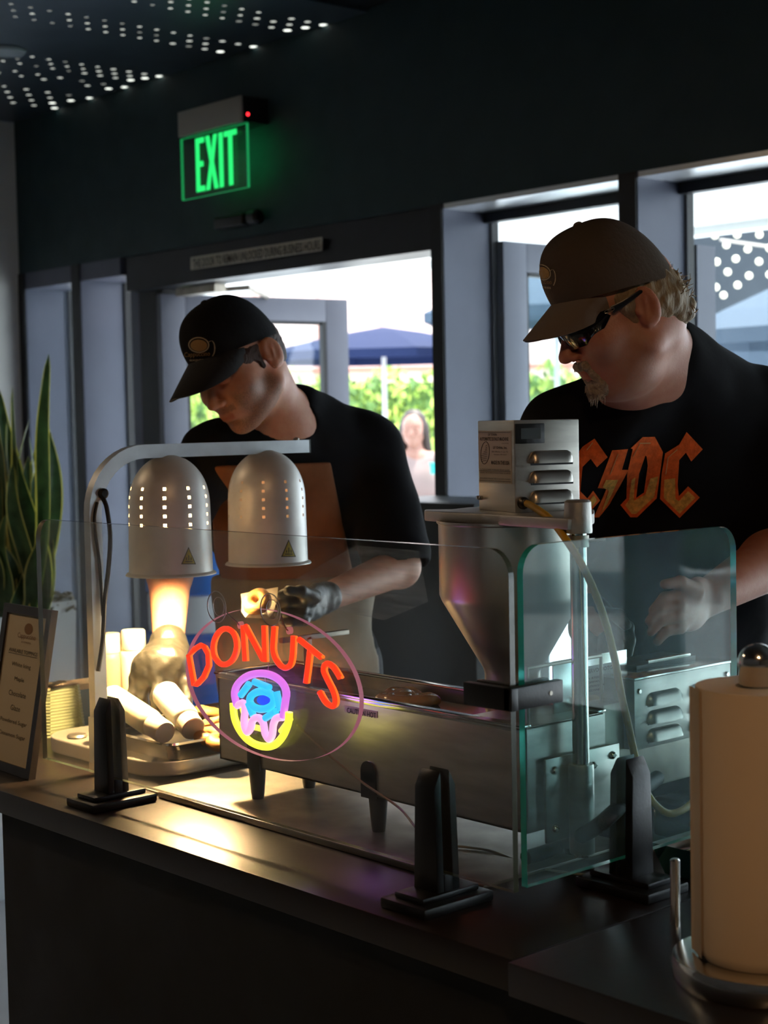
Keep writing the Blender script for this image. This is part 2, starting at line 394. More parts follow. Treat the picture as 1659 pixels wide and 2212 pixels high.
# ------- open door leaves, swung outward
DOORM = mat('grey_door_paint', (.13, .14, .18), .4, .2, var=.05)
def leaf(n, hinge, ang, w=1.0, h=2.1, st=.125, top=.11):
    o = bpy.data.objects.new('door_%d' % n, None); COL.objects.link(o); o['kind'] = 'structure'
    o.location = (*hinge, 0); o.rotation_euler = (0, 0, ang); bpy.context.view_layer.update()
    Mw = o.matrix_world.copy()
    def part(nm, boxes, m, bev=.004):
        b = MB()
        for lo, hi in boxes: b.box(lo, hi)
        if bev: b.bevel(bev)
        me = b.mesh(nm, m); ob = bpy.data.objects.new(nm, me); COL.objects.link(ob); ob.parent = o; return ob
    part('door_frame', [((0, -.022, .02), (st, .022, h)), ((w-st, -.022, .02), (w, .022, h)), ((st, -.022, h-top), (w-st, .022, h)), ((st, -.022, .02), (w-st, .022, .28))], DOORM)
    part('glazing_bead', [((st, -.012, .28), (st+.018, .012, h-top)), ((w-st-.022, -.02, .28), (w-st, .012, h-top)), ((st, -.012, h-top-.015), (w-st, .012, h-top))], FRAMEK, 0)
    part('door_glass', [((st, -.004, .28), (w-st, .004, h-top))], PANE, 0)
    b = MB(); b.tube([(w-.06, .03, .9), (w-.06, .07, .92), (w-.06, .07, 1.2), (w-.06, .03, 1.22)], .011); me = b.mesh('door_handle', CHROME); ob = bpy.data.objects.new('door_handle', me); COL.objects.link(ob); ob.parent = o
    return o
leaf(1, (-6.08, 4.06), math.radians(82)); leaf(2, (-4.13, 4.26), math.radians(90), w=.95, h=2.16)
c = MB(); c.tube([(-6.02, 4.2, 2.11), (-5.75, 4.32, 2.115), (-5.98, 4.6, 2.1)], .012, 8); c.box((-6.0, 4.1, 2.085), (-5.7, 4.16, 2.12)); c.obj('door_closer', STEELD, label='small metal closer arm above the open left door', cat='door closer')

# ------- outdoors: ground, soffit, fence wall, dark building
struct('ground', (-45, 4.23, -.12), (25, 60, -.01), mat('pale_patio_paving', (.62, .64, .66), .8, var=.08, vscale=1))
struct('exterior_soffit', (-12, 4.25, 2.42), (6, 6.35, 2.62), mat('white_soffit', (.8, .8, .78), .6, var=.04, vscale=2))
struct('exterior_beam', (-12, 6.35, 2.38), (6, 6.45, 2.75), mat('white_fascia', (.8, .82, .8), .6))
struct('exterior_pillar', (-3.31, 4.285, 0), (-3.25, 4.384, 2.065), DOORM)
# pink panelled wall beyond the hedge
fw_c = od(700, 900, 27); fd = HR
fl = fw_c-HR*9; b = MB()
PINK = mat('pale_pink_panel_wall', (.85, .62, .56), .8, var=.06, vscale=2)
a0 = od(150, 900, 27)[:2]; a1 = od(1345, 900, 27)[:2]
def slab(name, p, q, z0, z1, th, m, **kw):
    p = np.array([*p[:2], 0.]); q = np.array([*q[:2], 0.]); d = q-p; nrm = np.array([-d[1], d[0], 0]); nrm /= np.linalg.norm(nrm)
    b = MB(); b.prism([(p[0], p[1], z0), (q[0], q[1], z0), (q[0], q[1], z1), (p[0], p[1], z1)], nrm*th); return b.obj(name, m, smooth=False, **kw)
slab('garden_wall', a0, a1, 0, 5.4, .2, PINK, kind='structure')
GROOVE = mat('wall_panel_joint', (.5, .2, .14), .8)
for k in range(7):
    x = 420+k*135; p = od(x, 900, 26.92); q = od(x+2.4, 900, 26.92); slab('panel_joint', p, q, .2, 5.2, .06, GROOVE, kind='structure')
slab('panel_rail', od(200, 838, 26.9), od(1340, 838, 26.9), 2.36, 2.42, .06, GROOVE, kind='structure')
DKB = mat('blue_grey_shingle_facade', (.028, .036, .045), .7, var=.1, vscale=2)
slab('dark_building', od(1440, 700, 16.5), od(1800, 700, 16.5), 0, 3.7, .4, DKB, label='blue grey building wall behind the string lights at the right', cat='building')

# ------- counter
CY0, CY1, CZ_ = 1.305, 2.02, .88
ct = thing('service_counter', 'black service counter the sneeze guard and donut machine stand on', 'counter', (-2, 1.6, 0))
b = MB(); b.box((-3.25, CY0, .84), (-1.262, CY1, CZ_)); b.bevel(.002); b.obj('countertop', CTOP, ct)
b = MB(); b.box((-1.2595, CY0-.010, .84), (.6, 2.6, CZ_)); b.bevel(.002); b.obj('countertop', CTOP, ct)
bx('counter_base', (-2.53, 1.33, 0), (.58, 1.42, .84), CFRONT, ct, .002)
bx('counter_back', (-2.53, 1.42, 0), (-1.3, 1.95, .84), CFRONT, ct, .002)

# ================================================================== SNEEZE GUARD
GA_Y, GB_X = 1.386, -1.337
EDGEA = mat('polished_glass_edge', (.06, .075, .05), .2, .0, spec=.5)
EDGEB = mat('teal_glass_edge', (.02, .5, .42), .15, .0, coat=.5, spec=.8)
MATS['teal_glass_edge'].node_tree.nodes['Principled BSDF'].inputs['Transmission Weight'].default_value = .25
def rrect(x0, x1, z0, z1, r, r2=None, n=8):
    P = []
    for cx, cz, a0, rr in ((x1-r, z1-r, 0, r), (x0+r, z1-r, 90, r), (x0, z0, 180, 0), (x1, z0, 270, 0)):
        if rr == 0: P.append((cx, cz)); continue
        for k in range(n+1): a = math.radians(a0+90*k/n); P.append((cx+rr*math.cos(a), cz+rr*math.sin(a)))
    return P
GLA = glass('guard_glass_front', (.955, .965, .95), haze=.05, hazecol=(.75, .72, .66), scale=3, streak=(1, 1, 3.5), lo=.4, hi=.85)
GLB = glass('guard_glass_side', (.8, .92, .92), haze=.30, hazecol=(.34, .56, .6), scale=5, lo=.4, hi=.75, ior=1.28)  # teal haze in the colour stands in for the window reflection
for nm, pts, gm, em, off, lab in (
    ('sneeze_guard_pane', [(x, GA_Y, z) for x, z in rrect(-2.478, -1.336, .925, 1.347, .035)], GLA, EDGEA, (0, .009, 0), 'long clear sneeze guard pane with the donut sign hung on it'),
    ('sneeze_guard_pane', [(GB_X, y, z) for y, z in rrect(1.412, 1.846, .926, 1.35, .035)], GLB, EDGEB, (-.010, 0, 0), 'short hazy sneeze guard pane with a bright teal edge')):
    b = MB(); b.prism(pts, off, 0, 1); o = b.obj(nm, [gm, em], label=lab, cat='sneeze guard glass', group='sneeze guard panes', smooth=False)
# smeared cleaning streaks on the front pane: part of the pane
STRK = glass('wiped_streaks', (1, 1, 1), haze=.3, hazecol=(.9, .9, .88), scale=16, streak=(.6, 1, 9), lo=.42, hi=.8)
gp = bpy.data.objects['sneeze_guard_pane']
b = MB(); q = [oy(x, y, GA_Y-.0006) for x, y in ((770, 1178), (905, 1190), (925, 1300), (830, 1340), (690, 1310), (640, 1250))]; b.bm.faces.new([b.bm.verts.new(Vector(p)) for p in q]); b.obj('wipe_mark', STRK, gp)

def stand(name, c, ang, label):
    t = thing(name, label, 'glass stand', (c[0], c[1], CZ_), 'sneeze guard stands')
    R = Matrix.Rotation(ang, 3, 'Z'); pv = (c[0], c[1], CZ_)
    def put(nm, fn, bev=.0025):
        b = MB(); fn(b); b.bevel(bev); bmesh.ops.rotate(b.bm, verts=b.bm.verts[:], cent=Vector(pv), matrix=R); b.obj(nm, BLKP, t)
    x, y, z = pv
    def base(b):
        b.box((x-.0425, y-.062, z), (x+.0425, y+.062, z+.014))
    put('base', base, .004)
    def ridge(b): b.box((x-.027, y-.05, z+.014), (x+.027, y+.05, z+.022))
    put('base_step', ridge)
    for s in (-1, 1):
        def jaw(b):
            y0, y1 = (y+.0075, y+.02) if s > 0 else (y-.02, y-.0075)
            vs = b.box((x-.0225, y0, z+.02), (x+.0225, y1, z+.178))
            yo = y1 if s > 0 else y0
            for v in vs:
                if v.co.z > z+.1:
                    v.co.x += .004*(1 if v.co.x < x else -1)
                    if abs(v.co.y-yo) < 1e-4: v.co.z -= .022; v.co.y -= s*.001
        put('jaw', jaw, .002)
    def core(b): b.box((x-.0225, y-.0075, z+.02), (x+.0225, y+.0075, z+.044))
    put('post_core', core, .001)
    return t
stand('glass_stand', (-2.262, GA_Y+.005), 0, 'black glass stand at the left, beside the lit tray')
stand('glass_stand', (-1.478, GA_Y+.005), 0, 'black glass stand in the middle foreground, in front of the fryer')
stand('glass_stand', (GB_X-.005, 1.617), PI/2, 'black glass stand gripping the short hazy pane')
t = thing('corner_clip', 'black block clip joining the two glass panes at their corner', 'glass clip', (-1.36, 1.4, 1.165))
b = MB(); b.box((-1.405, GA_Y-.013, 1.152), (-1.322, GA_Y-.001, 1.18)); b.box((-1.405, GA_Y+.01, 1.152), (-1.348, GA_Y+.02, 1.18)); b.bevel(.0015); b.obj('front_jaw', BLKP, t)
b = MB(); b.box((GB_X+.001, GA_Y-.013, 1.152), (GB_X+.013, 1.468, 1.18)); b.box((GB_X-.021, 1.4, 1.152), (GB_X-.011, 1.468, 1.18)); b.bevel(.0015); b.obj('side_jaw', BLKP, t)
b = MB(); b.lathe([(.0028, 0), (.0028, .001)], (GB_X+.013, 1.445, 1.166), 12, (1, 0, 0)); b.obj('screw', STEELD, t)

# ================================================================== NEON SIGN (acrylic disc with tubes)
SY = 1.425
sign = thing('neon_sign', 'oval clear acrylic sign with glowing DONUTS lettering and a donut', 'neon sign', (-1.85, SY, 1.0))
def sp(cx, cy, off=0.): p = oy(400+cx/4.254, 1280+cy/4.254, SY); p[1] = SY+off; return p
ACR = glass('acrylic_sheet', (.94, .93, .95), haze=.035, hazecol=(.9, .8, .85), scale=3)
ACE = mat('acrylic_edge_glow', (.6, .3, .4), .2, emit=(1, .3, .45), es=.28)
cc = (oy(402, 1480, SY)+oy(776, 1483, SY))/2; rx = abs(oy(776, 1483, SY)[0]-oy(402, 1480, SY)[0])/2; zt, zb = oy(588, 1319, SY)[2], oy(600, 1643, SY)[2]
cz = (zt+zb)/2; rz = (zt-zb)/2
b = MB(); b.prism([(cc[0]+rx*math.cos(2*PI*k/72), SY, cz+rz*math.sin(2*PI*k/72)) for k in range(72)], (0, .008, 0), 0, 1); b.obj('acrylic_disc', [ACR, ACE], sign, smooth=False)
RED = mat('red_neon', (.5, .02, .01), .3, emit=(1, .045, .012), es=1.15)
ORG = mat('orange_neon_core', (.5, .1, .01), .3, emit=(1, .17, .02), es=1.2)
def led(name, pts, m, r=.0045, closed=False, n=6, off=-.006, core=None):
    P = spline(pts, n, closed) if n else pts
    P = [sp(*p, off) for p in P]
    b = MB(); b.tube(P, r, 10, closed=closed); o = b.obj(name, m, sign)
    if core:
        b = MB(); P2 = [p+np.array([.0035, .002, 0]) for p in P]; b.tube(P2, r*.55, 8, closed=closed); b.obj(name+'_edge', core, o)
    return o
led('letter_d', [(62, 575), (110, 845), (135, 840), (200, 770), (245, 665), (240, 560), (205, 495), (175, 480), (115, 515)], RED, n=0, closed=True, core=ORG)
led('letter_o', [(395+108*math.cos(a)-8*math.sin(a), 493+165*math.sin(a)) for a in [2*PI*k/26 for k in range(26)]], RED, n=0, closed=True, core=ORG)
led('letter_n', [(582, 625), (562, 300), (580, 300), (745, 610), (765, 630), (755, 300)], RED, n=0, core=ORG)
led('letter_u', [(850, 308), (842, 420), (838, 520), (860, 600), (905, 665), (955, 687), (995, 660), (1015, 590), (1022, 480), (1026, 395)], RED, core=ORG)
led('letter_t', [(1075, 425), (1280, 590)], RED, n=0, core=ORG); led('letter_t', [(1178, 520), (1160, 680), (1140, 825)], RED, n=0, core=ORG)
led('letter_s', [(1455, 780), (1400, 690), (1350, 650), (1312, 665), (1305, 720), (1340, 800), (1390, 900), (1412, 980), (1400, 1030), (1370, 1035), (1320, 1000), (1265, 905)], RED, core=ORG)
PUR = mat('purple_neon', (.4, .2, .5), .3, emit=(.72, .18, .86), es=1.15)
PNK = mat('pink_neon', (.6, .3, .6), .3, emit=(.95, .45, .85), es=1.1)
BLU = mat('blue_neon', (.05, .3, .6), .3, emit=(.03, .5, 1), es=1.3)
YEL = mat('yellow_neon', (.6, .6, .1), .3, emit=(1, 1, .06), es=1.35)
DEEP = mat('deep_blue_glow', (.02, .02, .4), .3, emit=(.02, .07, .9), es=1.0)
def arc(cx, cy, rx, ry, a0, a1, n=20): return [(cx+rx*math.cos(math.radians(a0+(a1-a0)*k/n)), cy+ry*math.sin(math.radians(a0+(a1-a0)*k/n))) for k in range(n+1)]
led('donut_icing_outline', [(505, 1035)]+arc(722, 930, 238, 192, 168, 372, 26)+[(930, 1140)], PUR, r=.0058, n=0)
led('donut_drip_outline', [(505, 1035), (560, 1010), (580, 1060), (572, 1200), (600, 1275), (632, 1240), (650, 1170), (700, 1145), (745, 1190), (765, 1290), (800, 1340), (830, 1300), (840, 1210), (870, 1150), (930, 1140)], PNK, r=.0058)
led('donut_base_outline', arc(730, 1060, 255, 345, -160, -180, 2)[:1]*0+[(470, 1010), (485, 1150), (540, 1270), (630, 1365), (745, 1408), (850, 1395), (930, 1310), (975, 1200), (985, 1095)], YEL, r=.0058)
led('donut_base_outline', [(505, 1060), (535, 1160), (580, 1230), (640, 1245), (700, 1262)], YEL, r=.0045, off=.004); led('donut_base_outline', [(860, 1280), (905, 1220), (950, 1160)], YEL, r=.0045, off=.004)
led('donut_hole_outline', arc(735, 985, 112, 82, 0, 345, 24), BLU, r=.0058, closed=True, n=0)
b = MB(); b.prism([sp(732+70*math.cos(2*PI*k/24), 988+46*math.sin(2*PI*k/24), -.001) for k in range(24)], (0, .0012, 0)); b.obj('donut_hole_fill', DEEP, sign)
for a, c_ in (((540, 940), (618, 835)), ((665, 815), (805, 870)), ((868, 905), (905, 1080)), ((610, 1010), (655, 1125)), ((765, 1150), (865, 1085))): led('sprinkle', [a, c_], BLU, n=0, r=.0055)
for pq in (((770, 640), (768, 735)), ((735, 770), (745, 820)), ((1285, 600), (1298, 655)), ((660, 840), (685, 890))):
    b = MB(); b.tube([sp(*p, -.001) for p in pq], .0006, 6); b.obj('tube_lead', mat('clear_wire', (.6, .5, .55), .2), sign)
# light the tubes give
for (cx, cy, colr, pw) in ((735, 960, (.45, .12, 1), .12), (760, 1350, (1, 1, .1), .02), (600, 560, (1, .1, .04), .02), (1200, 700, (1, .1, .04), .015)):
    p = sp(cx, cy, .03); lamp('neon_glow', 'POINT', p, pw, colr, shadow_soft_size=.03)
CLR = glass('clear_suction_rubber', (.93, .93, .93), haze=.06, scale=30)
for i, (cx, cy, hx, hy) in enumerate(((430, 115, 498, 300), (925, 140, 948, 350))):
    p = sp(cx, cy); cup = thing('suction_cup', ('left' if i == 0 else 'right')+' clear suction cup holding the donut sign on the glass', 'suction cup', (p[0], GA_Y+.009, p[2]), 'sign suction cups')
    b = MB(); b.lathe([(.024, 0), (.0235, .0016), (.017, .004), (.012, .007), (.006, .009), (.006, .014), (.0045, .0145)], (p[0], GA_Y+.0095, p[2]), 36, (0, 1, 0)); b.obj('cup', CLR, cup)
    b = MB(); b.tube([(p[0]+.0235*math.cos(2*PI*k/32), GA_Y+.0105, p[2]+.0235*math.sin(2*PI*k/32)) for k in range(32)], .0009, 6, closed=True); b.tube([(p[0]+.014*math.cos(2*PI*k/32), GA_Y+.014, p[2]+.014*math.sin(2*PI*k/32)) for k in range(32)], .0006, 6, closed=True); b.obj('rim', mat('clear_rim', (.75, .75, .74), .1, .3), cup)
    b = MB(); h = sp(hx, hy); b.tube(spline([(p[0], GA_Y+.024, p[2]), (p[0]+.002, SY-.01, p[2]-.012), (h[0], SY-.006, h[2]+.006), (h[0], SY+.001, h[2]), (h[0], SY+.009, h[2]+.005)], 5), .0011, 6); b.obj('wire_hook', mat('hook_wire', (.25, .24, .22), .3, .9), cup)
    b = MB(); b.prism([(h[0]+.0045*math.cos(2*PI*k/16), SY-.0008, h[2]+.0055*math.sin(2*PI*k/16)) for k in range(16)], (0, .0066, 0)); b.obj('hanging_hole', mat('pink_lit_hole', (.6, .3, .3), .3, emit=(1, .3, .3), es=.35), sign)
# cable from sign to the right along the counter
WIRE = mat('clear_cable', (.42, .4, .36), .3)
pts = [oy(641, 1565, SY+.008), oy(700, 1622, SY+.03), oy(780, 1688, SY+.05), oy(862, 1745, SY+.06), oz(905, 1795, .95), oz(950, 1822, .892), oz(1000, 1829, .888), oz(1060, 1838, .887), oz(1120, 1860, .883), oz(1180, 1878, .8825), oz(1260, 1889, .8825), oz(1318, 1894, .8825)]
b = MB(); b.tube(spline(pts, 8), .0018, 8); b.obj('power_cable', WIRE, label='thin clear cable running from the neon sign across the counter', cat='cable')

# ================================================================== HEAT LAMP STATION
lx = -2.47
st = thing('heat_lamp_station', 'two-lamp aluminium food warmer over a tray, left of the fryer', 'heat lamp', (lx, 1.6, CZ_))
PY = 1.497
path = [(lx, PY, .9), (lx, PY, 1.352)] + [(lx, PY+.107*(1-math.cos(a)), 1.352+.107*math.sin(a)) for a in [PI/2*k/10 for k in range(1, 11)]]
path.append((lx, 1.99, 1.459))
def sqtube(P, wx, wy, m, name, parent):
    b = MB(); R = []
    for i, p in enumerate(P):
        p = Vector(p); a = Vector(P[max(i-1, 0)]); c = Vector(P[min(i+1, len(P)-1)]); t = (c-a).normalized(); x = Vector((1, 0, 0)); n = t.cross(x)
        R.append([b.bm.verts.new(p+x*sx*wx/2+n*sy*wy/2) for sx, sy in ((-1, -1), (1, -1), (1, 1), (-1, 1))])
    for u, v in zip(R, R[1:]):
        for k in range(4): b.bm.faces.new((u[k], u[(k+1) % 4], v[(k+1) % 4], v[k]))
    b.bm.faces.new(R[0]); b.bm.faces.new(R[-1]); return b.obj(name, m, parent)
sqtube(path, .02, .025, ALU, 'arm', st)
bx('lower_sleeve', (lx-.0125, PY-.0148, .9), (lx+.0125, PY+.0148, .985), ALU, st, .001)
bx('end_cap', (lx-.0105, 1.99, 1.446), (lx+.0105, 1.993, 1.472), BLKP, st, .0005)
b = MB(); b.lathe([(.006, 0), (.006, .004), (.003, .006)], (lx, 1.965, 1.471), 12); b.obj('thumb_screw', STEELD, st)
# rounded base plate
def rbox_pts(x0, x1, y0, y1, r, z, n=8):
    P = []
    for cx, cy, a0 in ((x1-r, y1-r, 0), (x0+r, y1-r, 90), (x0+r, y0+r, 180), (x1-r, y0+r, 270)):
        for k in range(n+1): a = math.radians(a0+90*k/n); P.append((cx+r*math.cos(a), cy+r*math.sin(a), z))
    return P
b = MB(); b.prism(rbox_pts(-2.75, -2.335, 1.525, 2.0, .075, .884), (0, 0, .028)); b.bevel(.004, 3); b.box((lx-.014, 1.482, .8845), (lx+.014, 1.53, .902)); b.obj('base_plate', mat('pale_steel_base', (.66, .62, .55), .35, .7, var=.1), st)
b = MB(); b.prism(rbox_pts(-2.735, -2.35, 1.54, 1.985, .07, CZ_), (0, 0, .005)); b.obj('base_foot', BLKR, st)  # inset black foot, put in as the dark undershadow line below the plate
b = MB(); b.lathe([(.017, 0), (.02, .004), (.017, .008)], (-2.655, 1.56, .911), 20); b.obj('rotary_knob', STEELD, st)
BULB = mat('heat_bulb', (1, .6, .3), .3, emit=(1, .66, .28), es=25); BULB2 = mat('dim_heat_bulb', (.5, .2, .1), .3, emit=(1, .5, .2), es=.4)
SHIN = mat('shade_lining', (.9, .85, .75), .35, .3)
def shade(cy, ang0, zb):
    R, RH = .0775, .14
    n = 80; b = MB(); prof = [(R-.002*min(1, k*.0055/.12) if k*.0055 < .115 else (R-.002)*max(.0, 1-((k*.0055-.115)/.1035)**2.4)**.55, k*.0055) for k in range(39)]; prof.append((.012, .2165))
    rings = [[b.bm.verts.new((lx+r*math.cos(2*PI*i/n+ang0), cy+r*math.sin(2*PI*i/n+ang0), zb+z)) for i in range(n)] for r, z in prof]
    for ri in range(len(rings)-1):
        for i in range(n):
            if i % 8 == 0 and ri in (16, 19, 22, 25, 28): continue
            b.bm.faces.new((rings[ri][i], rings[ri][(i+1) % n], rings[ri+1][(i+1) % n], rings[ri+1][i]))
    b.bm.faces.new(rings[-1])
    bmesh.ops.recalc_face_normals(b.bm, faces=b.bm.faces[:])
    bmesh.ops.solidify(b.bm, geom=b.bm.faces[:], thickness=.0012)
    sh = b.obj('lamp_shade', SHADE, st)
    b = MB(); b.lathe([(R, 0), (R+.004, -.0015), (R+.0065, -.0045), (R+.0065, -.006), (R+.002, -.005), (R-.001, -.001), (R, 0)], (lx, cy, zb+.001), 64, cap=False); b.obj('rolled_rim', SHADE, sh)
    b = MB(); b.lathe([(.03, 0), (.045, .02), (.047, .05), (.03, .08), (.018, .1), (.016, .12), (.0, .122)], (lx, cy, zb+.08), 24); b.obj('bulb', BULB if cy < 1.7 else BULB2, sh)
    # black-bordered warning triangle on the camera side
    return sh
Z1, Z2 = 1.234, 1.237
s1 = shade(1.661, math.radians(-41.6+1-2.25), Z1); s2 = shade(1.888, math.radians(-41.6+33), Z2)
for cy, zb in ((1.661, Z1), (1.888, Z2)):
    lamp('heat_lamp_light', 'SPOT', (lx, cy, zb+.06), 75 if cy < 1.7 else 1, (1, .66, .3), to=(lx, cy, 0), shadow_soft_size=.045, spot_size=math.radians(165), spot_blend=.4)
WY = mat('warning_yellow', (.55, .47, .06), .5, var=.3, vscale=200); WB = mat('warning_black', (.03, .03, .01), .5)
for sh, (px, py) in ((s1, (407, 1202)), (s2, (623, 1186))):
    bv = obvh(sh)
    tr = [(px, py-21), (px-16, py+17), (px+16, py+17)]; drape('warning_label', [(0, 1, 2)], tr, bv, WB, sh, .0006, 4)
    tr = [(px, py-17), (px-13, py+15), (px+13, py+15)]; drape('warning_label', [(0, 1, 2)], tr, bv, WY, sh, .0011, 4)
    for q in (-5, 0, 5):
        drape('warning_symbol', [(0, 1, 2, 3)], [(px+q-1, py-3+abs(q)), (px+q+1, py-3+abs(q)), (px+q+1, py+8), (px+q-1, py+8)], bv, WB, sh, .0016, 4)
    drape('warning_symbol', [(0, 1, 2, 3)], [(px-8, py+10), (px+8, py+10), (px+8, py+12), (px-8, py+12)], bv, WB, sh, .0016, 4)
# black cable from the arm
b = MB(); gx = lx+.011
b.tube(spline([ox(222, 1075, gx+.004), ox(231, 1100, gx+.02), ox(238, 1160, gx+.02), ox(234, 1230, gx+.015), ox(226, 1300, gx+.01), ox(222, 1380, gx+.006), ox(212, 1450, gx+.004)], 8), .0042, 8)
b.obj('lamp_cord', BLKR, st)
b = MB(); b.lathe([(.0095, 0), (.0095, .006), (.006, .009)], ox(221, 1066, lx+.011), 16, (1, 0, 0)); b.obj('cord_grommet', BLKR, st)
b = MB(); b.tube(spline([ox(210, 1085, gx+.002), ox(204, 1130, gx+.004), ox(215, 1220, gx+.004), ox(222, 1330, gx+.004)], 6), .003, 8); b.obj('lamp_cord', BLKR, st)

# ------- steel pan, bottles, donuts
pan = thing('steam_pan', 'shallow steel pan under the heat lamps holding squeeze bottles', 'food pan', (-2.5, 1.72, .915))
px0, px1, py0, py1, pz0, pz1 = -2.59, -2.325, 1.552, 1.87, .9125, .948
def panring(ins, z): return rbox_pts(px0+ins, px1-ins, py0+ins, py1-ins, .022, z, 5)
b = MB(); rows = [panring(.009, pz0), panring(.003, pz1-.006), panring(.0, pz1-.003), panring(-.008, pz1), panring(-.009, pz1-.004), panring(-.001, pz1-.006), panring(.003, pz1-.009), panring(.010, pz0+.002), panring(.03, pz0+.0015)]
b.grid(rows, closeu=True); b.bm.verts.ensure_lookup_table()
b.bm.faces.new([b.bm.verts.new(p) for p in panring(.03, pz0+.0015)]); b.bm.faces.new([b.bm.verts.new(p) for p in panring(.009, pz0)])
b.obj('pan_body', CHROME, pan)
def bottle(p, q, r, lab, body, capm, name='squeeze_bottle', grp=None):
    """p: tip of the base, q: end of the cap"""
    p, q = np.array(p, float), np.array(q, float); L = np.linalg.norm(q-p); ax = (q-p)/L
    t = thing(name, lab, 'squeeze bottle', (p+q)/2, grp)
    b = MB(); b.lathe([(r*.9, 0), (r, .006), (r, L*.72), (r*.93, L*.77), (r*.8, L*.79)], p, 36, ax); b.obj('bottle_body', body, t)
    b = MB(); b.lathe([(r*.84, L*.79), (r*.88, L*.8), (r*.86, L*.985), (r*.78, L)], p, 36, ax); b.obj('bottle_cap', capm, t)
    return t
CREAM = mat('cream_plastic', (.86, .76, .55), .4, sss=.15); WHT = mat('white_plastic', (.9, .86, .78), .4, sss=.15); CAPW = mat('ivory_cap', (.85, .76, .62), .45, sss=.1)
BROWN = mat('maple_filled_bottle', (.42, .25, .17), .45, sss=.1)
r0 = .029
bottle(od(240, 1505, 3.0), od(357, 1583, 2.84), .0245, 'cream squeeze bottle lying nearest the left stand, cap toward the front', CREAM, CAPW, grp='lying squeeze bottles')
bottle(od(355, 1496, 2.955), od(418, 1575, 2.855), .026, 'white squeeze bottle lying under the gloved hand, brightly lit', WHT, CAPW, grp='lying squeeze bottles')
def standing(px, pyt, z0, hgt, r, lab, body):
    top = od(px, pyt, 3.17); hgt = top[2]-z0; bottle((top[0], top[1], z0), (top[0], top[1], z0+hgt), r, lab, body, CAPW, grp='standing squeeze bottles')
standing(287, 1360, .9125, .158, .0285, 'tall cream squeeze bottle standing behind the tray', CREAM)
standing(236, 1368, .9125, .156, .0265, 'brown-filled squeeze bottle half hidden by the aluminium arm', BROWN)
DON = mat('golden_donut', (.72, .36, .1), .5, bump=.3, bscale=60, var=.35, vscale=20, sss=.1)
DONP = mat('pale_frying_donut', (.55, .42, .2), .25, bump=.5, bscale=70, var=.4, vscale=30, coat=.6)
def donut_mesh(R, r, m, sq=.8):
    b = MB(); P = []
    for i in range(32):
        a = 2*PI*i/32; row = []
        for j in range(14):
            c = 2*PI*j/14; rr = r*(1+.06*math.sin(3*a+j)); row.append(((R+rr*math.cos(c))*math.cos(a), (R+rr*math.cos(c))*math.sin(a), rr*sq*math.sin(c)))
        P.append(row)
    P.append(P[0]); b.grid(P, closeu=True); bmesh.ops.remove_doubles(b.bm, verts=b.bm.verts[:], dist=1e-5); return b.mesh('donut', m)
dm = donut_mesh(.018, .0135, DON); dp = donut_mesh(.019, .013, DONP)
def donut(me, loc, rot, lab, grp):
    o = link('donut', me, None, label=lab, cat='donut', group=grp); o.location = tuple(float(v) for v in loc); o.rotation_euler = rot; return o
for (x, y, z, lab) in ((455, 1590, .945, 'golden mini donut in the tray beside the white bottle cap'), (482, 1602, .94, 'golden mini donut at the near right corner of the tray'), (470, 1560, .955, 'golden mini donut highest in the tray behind the sign edge'), (492, 1575, .95, 'golden mini donut in the tray touching the fryer side'), (452, 1540, .95, 'golden mini donut farthest back in the tray')):
    donut(dm, oz(x, y, z), (rng.uniform(-.4, .4), rng.uniform(-.4, .4), 0), lab, 'golden donuts in the tray')

# ================================================================== DONUT FRYER
fy = thing('donut_machine', 'stainless steel donut fryer with tall hopper behind the glass', 'donut machine', (-1.8, 1.7, CZ_))
TX0, TX1, TY0, TY1, TZ0, TZ1 = -2.16, -1.458, 1.54, 1.70, .947, 1.09
b = MB()
b.box((TX0, TY0, TZ0), (TX1, TY0+.003, TZ1)); b.box((TX0, TY1, TZ0), (TX1, TY1+.003, TZ1)); b.box((TX0, TY0, TZ0), (TX0+.003, TY1, TZ1)); b.box((TX1-.003, TY0, TZ0), (TX1, TY1+.0, TZ1)); b.box((TX0, TY0, TZ0), (TX1, TY1, TZ0+.003))
b.obj('tank_body', STEEL, fy)
b = MB()
for lo, hi in (((TX0-.004, TY0-.006, TZ1), (TX1, TY0+.012, TZ1+.004)), ((TX0-.004, TY1-.012, TZ1), (TX1, TY1+.006, TZ1+.004)), ((TX0-.004, TY0-.006, TZ1), (TX0+.012, TY1, TZ1+.004)), ((TX0+.004, TY0-.004, TZ1-.006), (TX1, TY0-.0005, TZ1+.001))): b.box(lo, hi)
b.bevel(.0012); b.obj('tank_rim', CHROME, fy)
bx('frying_oil', (TX0+.004, TY0+.004, TZ1-.04), (-1.58, TY1-.002, TZ1-.022), mat('dark_frying_oil', (.05, .03, .012), .06, coat=1), fy, 0)
bx('tank_top_plate', (-1.58, TY0+.003, TZ1-.003), (TX1, TY1, TZ1+.001), STEELD, fy, .001)
bx('turner_post', (-2.005, 1.6, TZ1-.02), (-1.995, 1.61, TZ1+.07), STEELD, fy, .001); bx('turner_bar', (-2.005, 1.55, TZ1+.065), (-1.995, 1.69, TZ1+.073), STEELD, fy, .001)
LEG = BLKP
for (x, y) in ((-2.092, 1.566), (-1.79, 1.566), (-2.092, 1.675), (-1.79, 1.675), (-1.5, 1.675)):
    b = MB(); b.lathe([(.010, 0), (.0115, .01), (.0155, .062), (.0165, .07)], (x, y, .8865), 20); b.obj('leg', LEG, fy)
